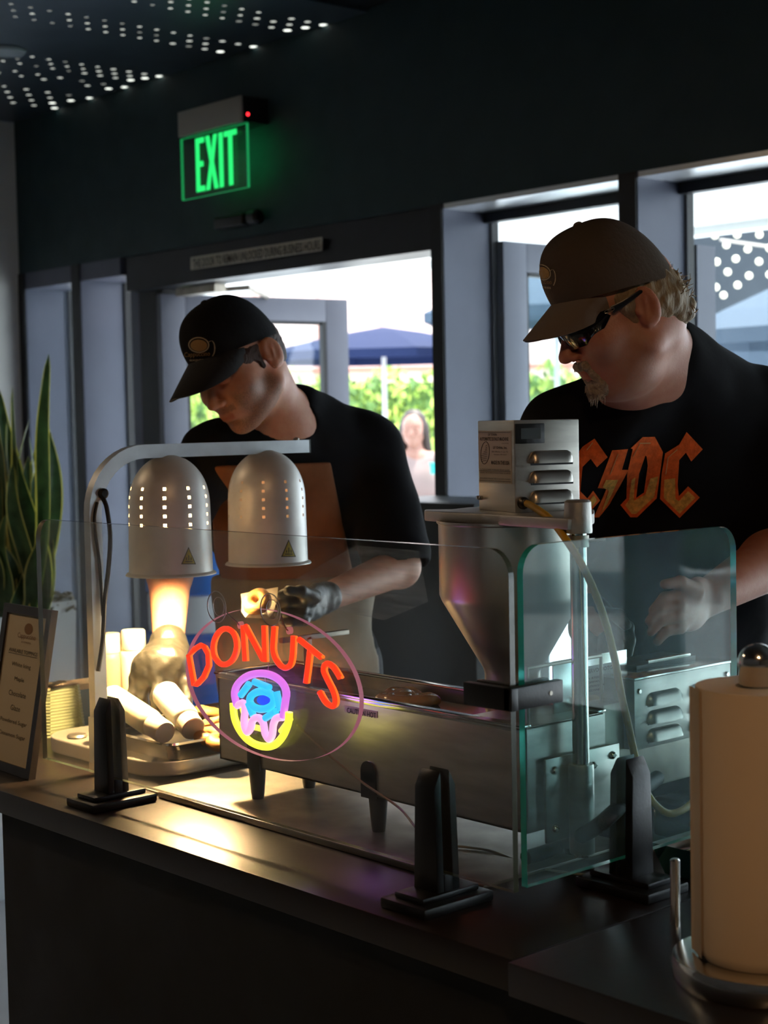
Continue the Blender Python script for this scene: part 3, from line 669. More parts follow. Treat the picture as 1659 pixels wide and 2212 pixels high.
for (px, top) in ((545, 1600), (793, 1668)):
    p = oy(px, top, TY0-.004); b = MB(); b.lathe([(.0165, 0), (.0165, .003)], (p[0], TY0, p[2]), 24, (0, -1, 0)); b.box((p[0]-.0165, TY0-.003, TZ0-.004), (p[0]+.0165, TY0, p[2])); b.obj('leg_bracket', LEG, fy)
text_quad('hot_label_text', 'CAUTION HOT', oy(749, 1528, TY0-.0012), oy(812, 1540, TY0-.0012), oy(749, 1540, TY0-.0012), mat('label_ink', (.02, .02, .02), .6), fy, bold=.02)
q = [oy(x, y, TY0-.0008) for x, y in ((744, 1524), (815, 1537), (815, 1551), (744, 1538))]; b = MB(); b.prism(q, (0, .0006, 0)); b.obj('hot_label', mat('aged_white_label', (.5, .45, .38), .5), fy)
# hopper
HX, HY = -1.639, 1.706
hp = [(.042, 1.07), (.042, 1.128), (.0445, 1.136), (.104, 1.237), (.1075, 1.246), (.1075, 1.351), (.11, 1.353), (.11, 1.3565), (.1055, 1.3565), (.1055, 1.246), (.04, 1.133)]
b = MB(); b.lathe([(r, z) for r, z in hp], (HX, HY, 0), 72, cap=False); b.obj('hopper', mat('hopper_steel', (.56, .52, .47), .33, 1, var=.28, vscale=7, aniso=(1, 1, .5)), fy)
# casting that spans the rim
zc = 1.392; out = [oz(x, y, zc) for x, y in ((916, 1104), (975, 1100), (1040, 1094), (1110, 1092), (1200, 1092), (1284, 1100), (1284, 1118), (1250, 1130), (1200, 1140), (1110, 1125), (1040, 1116), (975, 1112), (918, 1116))]
cx = [tuple(od(x, 1115, d)[:2]) for x, d in ((917, 2.39), (960, 2.345), (1040, 2.29), (1110, 2.225), (1200, 2.155), (1226, 2.135), (1252, 2.145), (1268, 2.17), (1284, 2.25), (1284, 2.34), (1200, 2.47), (1090, 2.5), (1010, 2.46), (975, 2.42), (917, 2.425))]
b = MB(); b.prism([(x, y, 1.3545) for x, y in cx], (0, 0, .0155)); b.bevel(.003); b.obj('top_casting', CAST, fy)
PXc, PYc = -1.434, 1.624
b = MB(); b.lathe([(.019, 0), (.0195, .002), (.0185, .03), (.018, .042), (.015, .045)], (PXc, PYc, 1.349), 32); b.obj('pole_boss', CAST, fy)
b = MB(); b.lathe([(.0115, .905), (.0115, 1.352)], (PXc, PYc, 0), 28); b.obj('support_pole', CHROME, fy)
b = MB(); b.lathe([(.017, .91), (.0175, .912), (.0175, 1.03), (.0165, 1.033)], (PXc, PYc, 0), 28); b.obj('pole_socket', STEEL, fy)
b = MB(); b.lathe([(.0145, 0), (.0145, .016)], (PXc, PYc, 1.330), 24); b.tube([(PXc+.01, PYc+.01, 1.338), (PXc+.022, PYc+.03, 1.339)], .003, 8); b.obj('clamp_collar', STEELD, fy)
b = MB(); b.box((-1.452, 1.568, .93), (-1.448, 1.722, 1.045)); b.bevel(.0015); b.obj('mounting_plate', STEEL, fy)
for y, z in ((1.585, 1.028), (1.665, 1.022), (1.706, 1.03), (1.585, .948), (1.7, .948)):
    b = MB(); b.lathe([(.0058, 0), (.0055, .002), (.003, .0045)], (-1.448, y, z), 14, (1, 0, 0)); b.box((-1.4445, y-.004, z-.0006), (-1.443, y+.004, z+.0006)); b.obj('bolt', CHROME, fy)
# end housing + louvred control box
bx('end_housing', (-1.60, 1.703, .965), (-1.46, 1.95, 1.1), STEELD, fy, .004)
LB = bx('control_box', (-1.56, 1.746, 1.031), (-1.44, 1.972, 1.131), STEEL, fy, .0015)
bx('control_box_lid', (-1.565, 1.744, 1.131), (-1.4375, 1.974, 1.135), CHROME, fy, .001)
def louvre(b, c, ydir, L, hgt, dep, nrm):
    """half-bullet louvre: c lower-left start, ydir along, nrm outward"""
    c, ydir, nrm = [np.array(a, float) for a in (c, ydir, nrm)]; P = []; n = 16
    for i in range(n+1):
        t = i/n; e = min(1, min(t, 1-t)/.16); s_ = math.sqrt(max(0, 1-(1-e)**2)); row = []
        for j in range(9):
            a = PI/2*j/8; row.append(c+ydir*L*t+nrm*dep*s_*math.cos(a)+UZ*hgt*math.sin(a)*(.3+.7*s_))
        P.append(row)
    b.grid(P)
for y0 in (1.772, 1.872):
    for z0 in (1.1, 1.074, 1.048):
        b = MB(); louvre(b, (-1.44, y0, z0-.008), (0, 1, 0), .078, .018, .011, (1, 0, 0)); b.obj('louvre', STEEL, LB)
        b = MB(); b.box((-1.4399, y0+.003, z0-.0105), (-1.4393, y0+.075, z0-.0065)); b.obj('louvre_slot', BLK, LB)
for y in (1.756, 1.962):
    b = MB(); b.lathe([(.0045, 0), (.003, .003)], (-1.44, y, 1.115), 12, (1, 0, 0)); b.obj('screw', CHROME, LB)
bx('control_panel', (-1.545, 1.80, 1.135), (-1.48, 1.94, 1.142), BLKP, fy, .001); b = MB(); b.box((-1.49, 1.83, 1.142), (-1.482, 1.93, 1.146)); b.obj('panel_tab', CHROME, fy)
# servo plates
bx('servo_bracket', (-1.5, 1.64, 1.09), (-1.4975, 1.80, 1.165), CHROME, fy, .001)
b = MB(); P = [(-1.472, 1.56, 1.09), (-1.472, 1.56, 1.168), (-1.472, 1.712, 1.168), (-1.472, 1.712, 1.09)]; b.tube(P, .003, 6); b.obj('wire_guard', STEELD, fy)
bx('servo_label', (-1.497, 1.7, 1.108), (-1.4965, 1.778, 1.15), mat('pale_blue_label', (.6, .68, .72), .5), fy, 0)
INK = mat('dark_ink', (.02, .02, .025), .6)
def xtext(s, y0, y1, z1, z0, x, par, nm='label_text', m=INK, bold=0): return text_quad(nm, s, (x, y0, z1), (x, y1, z1), (x, y0, z0), m, par, bold=bold)
xtext('SERVO MOTOR', 1.708, 1.772, 1.146, 1.140, -1.496, fy, bold=.02)
for k, s in enumerate(('SN 4705      MN 1', 'COMPANY     TYPE', 'CAUTION DO NOT OPEN', 'DISCONNECT SERVICE')): xtext(s, 1.705, 1.77, 1.134-.006*k, 1.131-.006*k, -1.496, fy)
# control head on top, turned
A = math.radians(-16.6); bc = np.array([-1.61, 1.735]); ca, sa = math.cos(A), math.sin(A)
def hb(u, v, z): return np.array([bc[0]+u*ca-v*sa, bc[1]+u*sa+v*ca, z])   # u outward (+x-ish), v along the louvred face
hw = .0545
pc = od(1113, 1108, 2.285)   # near lower corner
bc = bc+(pc[:2]-hb(hw, -hw, 0)[:2]); bcz0, bcz1 = 1.37, 1.503
hd = link('control_head', None, fy) if False else None
b = MB(); b.prism([hb(u, v, bcz0) for u, v in ((-hw, -hw), (hw, -hw), (hw, hw), (-hw, hw))], (0, 0, bcz1-bcz0)); b.bevel(.002); hd = b.obj('control_head', STEEL, fy)
for z0 in (1.4484, 1.4199, 1.3914):
    b = MB(); s0 = hb(hw, -.031, z0-.008); louvre(b, s0, hb(0, 1, 0)-hb(0, 0, 0), .074, .018, .010, hb(1, 0, 0)-hb(0, 0, 0)); b.obj('louvre', STEEL, hd)
    b = MB(); b.prism([hb(hw+.0003, v, z) for v, z in ((-.028, z0-.011), (.043, z0-.011), (.043, z0-.007), (-.028, z0-.007))], (hb(.0006, 0, 0)-hb(0, 0, 0))); b.obj('louvre_slot', BLK, hd)
b = MB(); b.prism([hb(hw, v, z) for v, z in ((-.054, 1.4693), (-.006, 1.4693), (-.006, 1.4978), (-.054, 1.4978))], hb(.004, 0, 0)-hb(0, 0, 0)); b.bevel(.001); b.obj('display_bezel', BLKP, hd)
b = MB(); b.prism([hb(hw+.0042, v, z) for v, z in ((-.046, 1.4759), (-.013, 1.4759), (-.013, 1.4911), (-.046, 1.4911))], hb(.0006, 0, 0)-hb(0, 0, 0)); b.obj('display', mat('lcd_grey', (.06, .08, .09), .2), hd)
def ht(s, u0, u1, z1, z0, bold=0): return text_quad('label_text', s, hb(u0, -hw-.0012, z1), hb(u1, -hw-.0012, z1), hb(u0, -hw-.0012, z0), INK, hd, bold=bold)
b = MB(); b.prism([hb(u, -hw, z) for u, z in ((-.0505, 1.4113), (.0465, 1.4113), (.0465, 1.4883), (-.0505, 1.4883))], hb(0, -.0007, 0)-hb(0, 0, 0)); b.obj('maker_label', mat('aged_white_label', (.5, .45, .38), .5), hd)
ht("Lil' Orbits", -.02, .006, 1.4849, 1.4811, .02); ht('AUTOMATIC DONUT MACHINE', -.046, .04, 1.4788, 1.4735, .02); ht('(Patents Pending)', .02, .04, 1.4707, 1.4688)
ht("Lil' Orbits, Inc.", -.006, .036, 1.4659, 1.4612, .02); ht('8900 109th Ave. N. Suite 700', -.01, .038, 1.4588, 1.4564); ht('Champlin, MN 55316', -.004, .034, 1.4545, 1.4522); ht('MADE IN THE USA', -.012, .042, 1.4446, 1.4389, .02)
ht('CAUTION: DISCONNECT POWER SUPPLY BEFORE CLEANING', -.047, .042, 1.4322, 1.4298); ht('WARNING: THIS MACHINE MUST BE GROUNDED, CALL SERVICE', -.048, .044, 1.4275, 1.4251); ht('THIS EQUIPMENT IS MANUFACTURED BY AUTHORITY OF PATENTS', -.048, .044, 1.4189, 1.4165)
for z in (1.4289, 1.4146, 1.4859):
    b = MB(); b.prism([hb(u, -hw-.0009, zz) for u, zz in ((-.05, z-.0002), (.045, z-.0002), (.045, z+.0002), (-.05, z+.0002))], hb(0, -.0004, 0)-hb(0, 0, 0)); b.obj('label_line', INK, hd)
b = MB(); b.tube([hb(-.031+.013*math.cos(2*PI*k/28)+.003*math.sin(2*PI*k/28), -hw-.001, 1.4555+.0165*math.sin(2*PI*k/28)) for k in range(28)], .0004, 5, closed=True)
for q in range(9):
    t0 = -.9+.2*q; b.tube([hb(-.031-.006+.008*math.sin(3*t0), -hw-.001, 1.4555+.014*t0), hb(-.031+.006+.002*t0, -hw-.001, 1.4555+.014*t0+.002)], .0003, 4)
b.obj('label_emblem', INK, hd)
for u in (-.052, -.044):
    b = MB(); b.lathe([(.0032, 0), (.0032, .004), (.001, .005)], hb(u, -hw, 1.3885), 12, hb(0, -1, 0)-hb(0, 0, 0)); b.obj('screw', CHROME, hd)
b = MB(); b.lathe([(.009, 0), (.009, .004), (.006, .006), (.006, .012)], hb(hw, -.042, 1.3838), 20, hb(1, 0, 0)-hb(0, 0, 0)); b.obj('cable_gland', BLKP, hd)
# yellow cable
YC = mat('yellow_cable_jacket', (.62, .36, .03), .45, var=.15, vscale=20)
g = hb(hw+.012, -.042, 1.3838)
pts = [hb(hw+.003, -.042, 1.3838), g, od(1165, 1103, 2.21), od(1192, 1125, 2.18), od(1222, 1165, 2.14), od(1254, 1215, 2.12), od(1283, 1275, 2.11), od(1308, 1345, 2.11), od(1327, 1420, 2.12), od(1342, 1500, 2.13), od(1358, 1570, 2.15), od(1372, 1635, 2.17), od(1388, 1690, 2.2), od(1410, 1732, 2.22), od(1440, 1756, 2.23), od(1470, 1752, 2.25), od(1500, 1728, 2.29), od(1515, 1690, 2.33), od(1500, 1650, 2.36)]
b = MB(); b.tube(spline(pts, 7), .0052, 12); b.obj('yellow_cable', YC, fy)
# black hose
b = MB(); b.tube(spline([od(1420, 1680, 2.24), od(1350, 1733, 2.13), od(1290, 1785, 2.08), oz(1245, 1828, .897)-np.array([.02, 0, 0]), oz(1205, 1848, .8935)-np.array([.025, 0, 0]), oz(1170, 1862, .8935)-np.array([.03, 0, 0])], 8), .0105, 12); b.obj('black_cable', BLKR, label='thick black cable lying across the counter behind the teal-edged glass', cat='cable')
# steel drip tray in front
tr = thing('drip_tray', 'flat stainless tray on the counter under the fryer legs', 'tray', (-1.9, 1.55, CZ_))
bx('tray_plate', (-2.295, 1.478, CZ_+.0005), (-1.48, 1.78, CZ_+.005), STEELD, tr, .001)
bx('tray_lip', (-2.24, 1.467, CZ_+.0005), (-1.5, 1.478, CZ_+.011), STEEL, tr, .002)
# donuts frying
for x, y, lab in ((852, 1507, 'pale donut frying in the oil, leftmost of the floating ones'), (882, 1500, 'pale donut frying in the oil, in the middle and highest'), (908, 1513, 'pale donut frying in the oil, nearest the hopper'), (872, 1513, 'pale donut frying in the oil by the front rim')):
    p = oz(x, y, TZ1-.014); p[1] = min(max(p[1], TY0+.035), TY1-.04); donut(dp, p, (rng.uniform(-.15, .15), rng.uniform(-.15, .15), 0), lab, 'donuts frying in the tank')

# ================================================================== PAPER TOWEL HOLDER
RX_, RY_ = oz(1641, 2115, .88)[:2]
ph = thing('paper_towel_holder', 'round steel paper towel holder at the right front corner', 'paper towel holder', (RX_, RY_, CZ_))
b = MB(); b.lathe([(.094, 0), (.096, .003), (.096, .024), (.0945, .027), (.09, .028), (.0, .028)], (RX_, RY_, CZ_), 72); b.obj('base_disc', CHROME, ph)
b = MB(); b.lathe([(.008, .028), (.008, .34)], (RX_, RY_, CZ_), 20); b.obj('center_rod', CHROME, ph)
b = MB(); b.lathe([(.0205, .32), (.0205, .348), (.0215, .35), (.0215, .354)]+[(.0215*math.cos(a), .354+.0205*math.sin(a)) for a in [PI/2*k/10 for k in range(1, 11)]], (RX_, RY_, CZ_), 36); b.obj('finial', CHROME, ph)
sd = oz(1459, 2078, CZ_+.01); dd = od(1459, 1985, 1.85); 
b = MB(); zt_ = 1.505-(1893-940)/3438.*1.85; b.lathe([(.0058, CZ_+.004), (.0058, zt_-.002), (.004, zt_)], (dd[0], dd[1], 0), 16); b.obj('side_bar', CHROME, ph)
PT = mat('paper_towel', (.74, .6, .43), .95, bump=.12, bscale=900)
b = MB(); b.lathe([(.024, .0285), (.065, .0285), (.0675, .034), (.068, .04), (.068, .325), (.067, .328), (.024, .328), (.023, .31), (.023, .05)], (RX_, RY_, CZ_), 96, cap=False)
b.grid([[np.array([RX_, RY_, CZ_+z])-HR*(.0678+.0004*k)-HB*(-.018+.006*k)-HR*.0016*(k == 6) for k in range(7)] for z in (.03, .326)])
b.obj('paper_roll', PT, label='thick roll of kitchen paper standing on the steel holder', cat='paper towel roll')

# sauce tray behind the right stand + dark packet
t = thing('paper_food_tray', 'teal and white paper tray with red sauce behind the paper towels', 'food tray', oz(1478, 1890, CZ_))
c0 = oz(1500, 1885, CZ_); b = MB()
def tr_ring(s_, z, w=.0): return [(c0[0]+sx*(.032*s_), c0[1]+sy*(.045*s_), CZ_+z) for sx, sy in ((-1, -1), (1, -1), (1, 1), (-1, 1))]
b.grid([tr_ring(.75, .001), tr_ring(1.1, .045)], closeu=True, mi=0); b.grid([tr_ring(1.08, .045), tr_ring(.74, .003)], closeu=True, mi=1); b.bm.faces.new([b.bm.verts.new(p) for p in tr_ring(.75, .001)])
b.obj('tray_body', [mat('teal_paper', (.05, .2, .2), .7), mat('white_paper', (.6, .6, .62), .7)], t, smooth=False)
b = MB(); b.lathe([(.03, 0), (.028, .006), (.01, .011), (0, .012)], (c0[0], c0[1], CZ_+.022), 20); b.obj('red_sauce', mat('red_sauce', (.4, .02, .02), .15, coat=1), t)
p = od(1485, 1800, 2.35)
b = MB(); b.box((p[0]-.05, p[1]-.02, CZ_+.001), (p[0]+.05, p[1]+.12, CZ_+.06)); b.bevel(.008, 3); o = b.obj('snack_packet', mat('glossy_black_film', (.01, .01, .014), .18, bump=.6, bscale=25), label='crumpled glossy black packet under the fryer control box', cat='packet')
0 and text_quad('yellow_print', 'DONUT', (p[0]+.0505, p[1]+.01, CZ_+.03), (p[0]+.0505, p[1]+.1, CZ_+.03), (p[0]+.0505, p[1]+.01, CZ_+.012), mat('yellow_print', (.6, .55, .05), .5), o, bold=.03)

# ================================================================== MENU FRAME, BOXES, PLANT
mf = thing('menu_frame', 'dark framed menu card of donut toppings at the left edge', 'menu frame', oz(40, 1680, CZ_))
# frame plane: from four measured corners, leaning back
BR = oz(62, 1685, CZ_+.001); BL = BR+(oz(0, 1664, CZ_+.001)-BR)/np.linalg.norm(oz(0, 1664, CZ_+.001)-BR)*.185
eu = (BR-BL)/np.linalg.norm(BR-BL); TRr = ray(112, 1318)
nb_ = np.cross(eu, UZ); # horizontal normal (toward the room)
if nb_@HB < 0: nb_ = -nb_
# solve the height and the lean so the top corner lies on its ray: TR = BR + up*h*cos - nb*h*sin
Amat = np.stack([TRr, -UZ, nb_], 1); sol = np.linalg.solve(Amat, BR-CAM); upv = UZ*sol[1]-nb_*sol[2]; 
fh = np.linalg.norm(upv); upn = upv/fh; fn = np.cross(eu, upn); fn = fn if fn@HB > 0 else -fn
def fp(u, v, w=0): return BL+eu*(u*.185)+upv*v+fn*w
bw = .09; bh = .055
b = MB()
for a in (((0, 0), (1, 0), (1, bh), (0, bh)), ((0, 1-bh), (1, 1-bh), (1, 1), (0, 1)), ((0, bh), (bw, bh), (bw, 1-bh), (0, 1-bh)), ((1-bw, bh), (1, bh), (1, 1-bh), (1-bw, 1-bh))): b.prism([fp(u, v, 0) for u, v in a], fn*-.013)
b.obj('frame_border', mat('dark_wood_frame', (.018, .013, .012), .35, var=.3), mf, smooth=False)
b = MB(); b.prism([fp(u, v, -.004) for u, v in ((bw*.9, bh*.9), (1-bw*.9, bh*.9), (1-bw*.9, 1-bh*.9), (bw*.9, 1-bh*.9))], fn*-.004); b.obj('menu_card', mat('cream_card', (.72, .6, .4), .8), mf)
b = MB(); b.prism([fp(u, v, -.013) for u, v in ((.35, .1), (.65, .1), (.6, .6), (.4, .6))], fn*-.003); b.obj('easel_back', BLKP, mf)
INKM = mat('menu_ink', (.05, .045, .035), .7); INKB = mat('logo_brown', (.24, .1, .035), .7)
def mt(s, u0, u1, v1, v0, m=INKM, bold=0): return text_quad('menu_text', s, fp(u0, v1, -.0036), fp(u1, v1, -.0036), fp(u0, v0, -.0036), m, mf, bold=bold)
mt('AVAILABLE TOPPINGS', .2, .8, .735, .712, bold=.01)
b = MB(); b.prism([fp(u, v, -.0037) for u, v in ((.2, .703), (.8, .703), (.8, .706), (.2, .706))], fn*.0003); b.obj('menu_underline', INKM, mf)
for s, u0, u1, v in (('White Icing', .3, .7, .655), ('Maple', .4, .6, .57), ('Chocolate', .32, .68, .485), ('Glaze', .4, .6, .40), ('Powdered Sugar', .22, .78, .315), ('Cinnamon Sugar', .22, .78, .235)): mt(s, u0, u1, v, v-.032)
b = MB(); b.prism([fp(.55+.085*math.cos(2*PI*k/24), .865+.034*math.sin(2*PI*k/24), -.0037) for k in range(24)], fn*.0003); b.obj('menu_logo', mat('logo_tan', (.3, .16, .07), .7), mf)
mt('Cappuccino', .34, .72, .835, .795, INKB); mt('EXPRESS', .44, .64, .787, .777, INKB)
# takeaway trays in stacks
GP = mat('green_paper_boat', (.32, .36, .2), .8, bump=.4, bscale=500, aniso=(.02, .02, 1))
TAN = mat('kraft_paper', (.5, .36, .22), .8)
def stack(c, w, d, h, n, lab, m):
    t = thing('stacked_paper_trays', lab, 'paper trays', (*c, CZ_))
    b = MB(); P = []
    for i in range(n*2+1):
        z = h*i/(n*2); ex = (.0012 if i % 2 else 0)+.10*w*(1-z/h); P.append([(c[0]+sx*(w/2+ex-(.0 if k else .012)), c[1]+sy*(d/2+ex-(.012 if k else 0.)), CZ_+z) for sx, sy, k in ((-1, -1, 0), (-1, -1, 1), (1, -1, 1), (1, -1, 0), (1, 1, 0), (1, 1, 1), (-1, 1, 1), (-1, 1, 0))])
    b.grid(P, closeu=True); b.bm.faces.new([b.bm.verts.new(p) for p in P[-1]]); b.obj('tray_stack_sides', m, t, smooth=False)
    b = MB(); b.prism([(p[0], p[1], CZ_+h) for p in P[-1]], (0, 0, .002)); b.obj('top_tray_base', TAN, t)
p = oz(118, 1592, CZ_); stack((p[0]-.03, p[1]+.02), .075, .085, .10, 16, 'tall nested stack of pale green paper trays beside the menu', GP)
bb = oz(182, 1560, CZ_); t = thing('paper_box', 'open blue cardboard box behind the tray stack', 'box', bb)
b = MB(); vs = b.box((bb[0]-.03, bb[1]-.03, CZ_), (bb[0]+.03, bb[1]+.05, CZ_+.085)); b.obj('box_body', mat('blue_card', (.05, .18, .26), .7), t)
b = MB(); b.box((bb[0]-.032, bb[1]-.032, CZ_+.076), (bb[0]+.032, bb[1]+.052, CZ_+.088)); b.obj('box_edge', TAN, t)

# snake plant
pc_ = np.array([-4.02, 2.36]); pl = thing('potted_snake_plant', 'tall snake plant in a square white planter by the left wall', 'potted plant', (*pc_, 0))
e_ = oy(165, 1296, 0.001) if False else None
dpt = 5.2; cr = od(165, 1296, dpt); pzt = cr[2]; pxx = cr[0]; pyy = cr[1]
PW = .42; b = MB()
def pr(i, z): return [(pxx-i, pyy-i, z), (pxx-PW+i, pyy-i, z), (pxx-PW+i, pyy-PW+i, z), (pxx-i, pyy-PW+i, z)]
b.grid([pr(.03, 0), pr(0, pzt), pr(.015, pzt), pr(.02, pzt-.05)], closeu=True); b.bm.faces.new([b.bm.verts.new(p) for p in pr(.03, 0)]); b.obj('planter', mat('white_planter', (.88, .9, .92), .35, var=.04), pl, smooth=False)
MOSS = mat('grey_moss', (.28, .25, .19), .9, bump=1, bscale=60, var=.5, vscale=30)
b = MB()
for i in range(230):
    x = pxx-PW/2+rng.uniform(-.19, .19); y = pyy-PW/2+rng.uniform(-.19, .19); z = pzt-.03+rng.uniform(0, .05); a = rng.uniform(0, 6.28); r_ = rng.uniform(.02, .05)
    b.tube(spline([(x+r_*math.cos(a+q), y+r_*math.sin(a+q), z+.012*math.sin(3*q+a)) for q in (0, .9, 1.8, 2.7, 3.6)], 2), .0045, 5)
b.grid([[(pxx-PW/2+.2*(i/6-1)+.2, pyy-PW/2+.2*(j/6-1)+.2, pzt-.02) for i in range(-6, 7)] for j in range(-6, 7)]) if False else None
b.box((pxx-PW+.02, pyy-PW+.02, pzt-.07), (pxx-.02, pyy-.02, pzt-.015)); b.obj('moss', MOSS, pl, kind='stuff')
LG = mat('snake_leaf_green', (.10, .2, .09), .35, var=.5, vscale=22, coat=.15); LY = mat('snake_leaf_yellow_edge', (.8, .8, .3), .4, var=.15, vscale=10)
pcx = od(40, 1290, 5.05)[:2]
def leaf_blade(px, py, tipx, tipy, w, bend, tw, dep):
    base = od(px, py, dep); base[2] = pzt-.03; tip = od(tipx, tipy, dep+rng.uniform(-.12, .12)); b = MB(); n = 20; P = []
    side = HR*math.cos(tw)+HB*math.sin(tw)
    for i in range(n+1):
        t = i/n; c = base+(tip-base)*t+HR*bend*math.sin(PI*t)*1.0+HR*.010*math.sin(7*t+px)+HB*.02*math.sin(3*t+py)
        ww = w*(.55+.75*math.sin(PI*min(1, t*1.15)**.8)*.6)*(1 if t < .6 else math.sqrt(max(0, 1-((t-.6)/.4)**2)))+.0008
        a = tw+.9*math.sin(2.2*t+px*.1)*.6; s_ = HR*math.cos(a)+HB*math.sin(a); nn = np.cross(s_, UZ)
        P.append([c+s_*ww*u+nn*ww*.25*(u*u) for u in (-1, -.84, -.4, 0, .4, .84, 1)])
    V = b.grid(P)
    for f in b.bm.faces: pass
    b.bm.faces.ensure_lookup_table()
    for i, f in enumerate(b.bm.faces): f.material_index = 1 if i % 6 in (0, 5) else 0
    bmesh.ops.solidify(b.bm, geom=b.bm.faces[:], thickness=.003)
    b.obj('leaf', [LG, LY], pl)
L_ = [(75, 1290, 100, 765, .034, .01, .2), (60, 1295, 32, 835, .036, -.02, .5), (85, 1292, 92, 870, .03, .03, -.3), (30, 1295, 0, 838, .036, .03, .1), (50, 1298, 62, 905, .032, -.03, 1.0), (20, 1300, 12, 960, .034, 0, -.5), (95, 1290, 85, 1000, .03, .02, .7), (70, 1300, 45, 1020, .03, .02, -.9), (10, 1300, -20, 880, .035, 0, .3), (40, 1300, 28, 1080, .03, -.02, .2), (80, 1300, 70, 1060, .028, .01, 1.2), (60, 1302, 95, 1110, .028, .02, .4), (-10, 1300, -40, 800, .035, .04, .3), (25, 1302, 5, 1110, .03, .02, -.2), (55, 1302, 60, 1150, .026, -.01, .6), (90, 1300, 90, 1140, .024, 0, .9), (35, 1302, 40, 1160, .028, .02, -.4), (5, 1300, 22, 905, .033, .02, .9), (-30, 1300, -10, 950, .033, .0, .2), (70, 1302, 78, 935, .028, -.02, .3), (45, 1300, 15, 1000, .03, .0, .6)]
L_ += [(int(rng.uniform(-40, 100)), 1300, int(rng.uniform(-40, 100)), int(rng.uniform(900, 1180)), rng.uniform(.026, .036), rng.uniform(-.02, .03), rng.uniform(-.9, 1.2)) for _ in range(16)]
for i, a in enumerate(L_): leaf_blade(*a, 5.0+.05*(i % 4))

# ================================================================== EXIT SIGN etc.
ex = thing('exit_sign', 'green edge-lit EXIT sign with a grey housing on the dark wall', 'exit sign', (-5.55, 3.95, 2.6))
hz0, hz1 = oy(385, 297, 3.86)[2], oy(383, 243, 3.86)[2]; hx0, hx1 = oy(384, 270, 3.86)[0], oy(520, 240, 3.86)[0]
bx('housing', (hx0, 3.86, hz0), (hx1, 3.872, hz1), mat('grey_housing', (.42, .41, .37), .5), ex, .004)
bx('housing_back', (hx0+.003, 3.872, hz0+.002), (hx1, 4.0, hz1), BLKP, ex, .004)
b = MB(); b.lathe([(.007, 0), (.005, .004)], (hx1, 3.895, (hz0+hz1)/2-.02), 12, (1, 0, 0)); b.obj('indicator_light', mat('red_led', (.5, .01, .01), .3, emit=(1, .02, .03), es=4), ex)
gx0, gx1 = oy(394, 360, 3.9)[0], oy(536, 330, 3.9)[0]; gz0 = oy(402, 432, 3.9)[2]
b = MB(); b.prism([(x, 3.893, z) for x, z in ((gx0, gz0), (gx1, gz0), (gx1, hz0), (gx0, hz0))], (0, .012, 0), 0, 1); b.obj('acrylic_panel', [glass('exit_acrylic', (.8, .93, .85), haze=.05, hazecol=(.1, .7, .3)), mat('green_lit_edge', (.02, .3, .1), .3, emit=(.03, .75, .22), es=.35)], ex, smooth=False)
EG = mat('green_exit_glow', (.01, .3, .06), .4, emit=(.025, .95, .2), es=.95)
lw = [oy(421, 300, 3.89), oy(511, 287, 3.89), oy(426, 415, 3.89)]
V, F = text_tris('EXIT', 0)
ez1 = lw[0][2]; ez0 = lw[2][2]; exx0, exx1 = lw[0][0], lw[1][0]
def exit_letter(polys):
    for p in polys: b_.prism([(exx0+(exx1-exx0)*u, 3.8915, ez0+(ez1-ez0)*v) for u, v in p], (0, .0012, 0))
b_ = MB(); exit_letter([[(0, 0), (.21, 0), (.21, .1), (.09, .1), (.09, .46), (.18, .46), (.18, .56), (.09, .56), (.09, .9), (.21, .9), (.21, 1), (0, 1)]]); b_.obj('letter_e', EG, ex, smooth=False)
b_ = MB(); exit_letter([[(.235, 0), (.33, 0), (.385, .33), (.44, 0), (.535, 0), (.435, .51), (.525, 1), (.435, 1), (.388, .7), (.34, 1), (.245, 1), (.338, .51)]]); b_.obj('letter_x', EG, ex, smooth=False)
b_ = MB(); exit_letter([[(.565, 0), (.66, 0), (.66, 1), (.565, 1)]]); b_.obj('letter_i', EG, ex, smooth=False)
b_ = MB(); exit_letter([[(.79, 0), (.885, 0), (.885, .9), (.99, .9), (.99, 1), (.69, 1), (.69, .9), (.79, .9)]]); b_.obj('letter_t', EG, ex, smooth=False)
lamp('exit_sign_glow', 'AREA', ((gx0+gx1)/2, 3.91, 2.62), .1, (.05, 1, .35), to=((gx0+gx1)/2, 4.5, 2.62), shape='RECTANGLE', size=.4, size_y=.2)
st_ = thing('door_notice', 'narrow white notice strip about business hours above the door', 'notice', (-5.3, 3.99, 2.2))
q = [oy(x, y, 3.995) for x, y in ((412, 556), (695, 512), (695, 541), (412, 583))]
b = MB(); b.prism(q, (0, .003, 0)); b.obj('notice_strip', mat('notice_white', (.6, .58, .5), .6), st_)
q = [oy(x, y, 3.993) for x, y in ((416, 560), (691, 517), (417, 580))]; text_quad('notice_text', 'THIS DOOR TO REMAIN UNLOCKED DURING BUSINESS HOURS', *q, INK, st_, bold=.015)
sn = thing('door_sensor', 'black motion sensor on the dark wall below the EXIT sign', 'sensor', oy(525, 468, 3.97))
p = oy(500, 476, 3.97); b = MB(); b.box((p[0]-.1, 3.95, p[2]-.03), (p[0]+.1, 4.0, p[2]+.02)); b.bevel(.01, 3); b.obj('sensor_body', BLKP, sn)
p = oy(548, 467, 3.95); b = MB(); b.lathe([(.03, 0), (.03, .05), (.02, .06)], (p[0]-.04, 3.965, p[2]), 20, (1, 0, 0)); b.obj('sensor_eye', BLKP, sn)
p = oy(975, 1180, 3.98)
bx('storage_cabinet', (-4.19, 3.6, 0), (-3.62, 3.95, 1.235), mat('dark_blue_cabinet', (.012, .018, .022), .4), label='dark cabinet against the window wall behind the hopper', cat='cabinet', bev=.006)

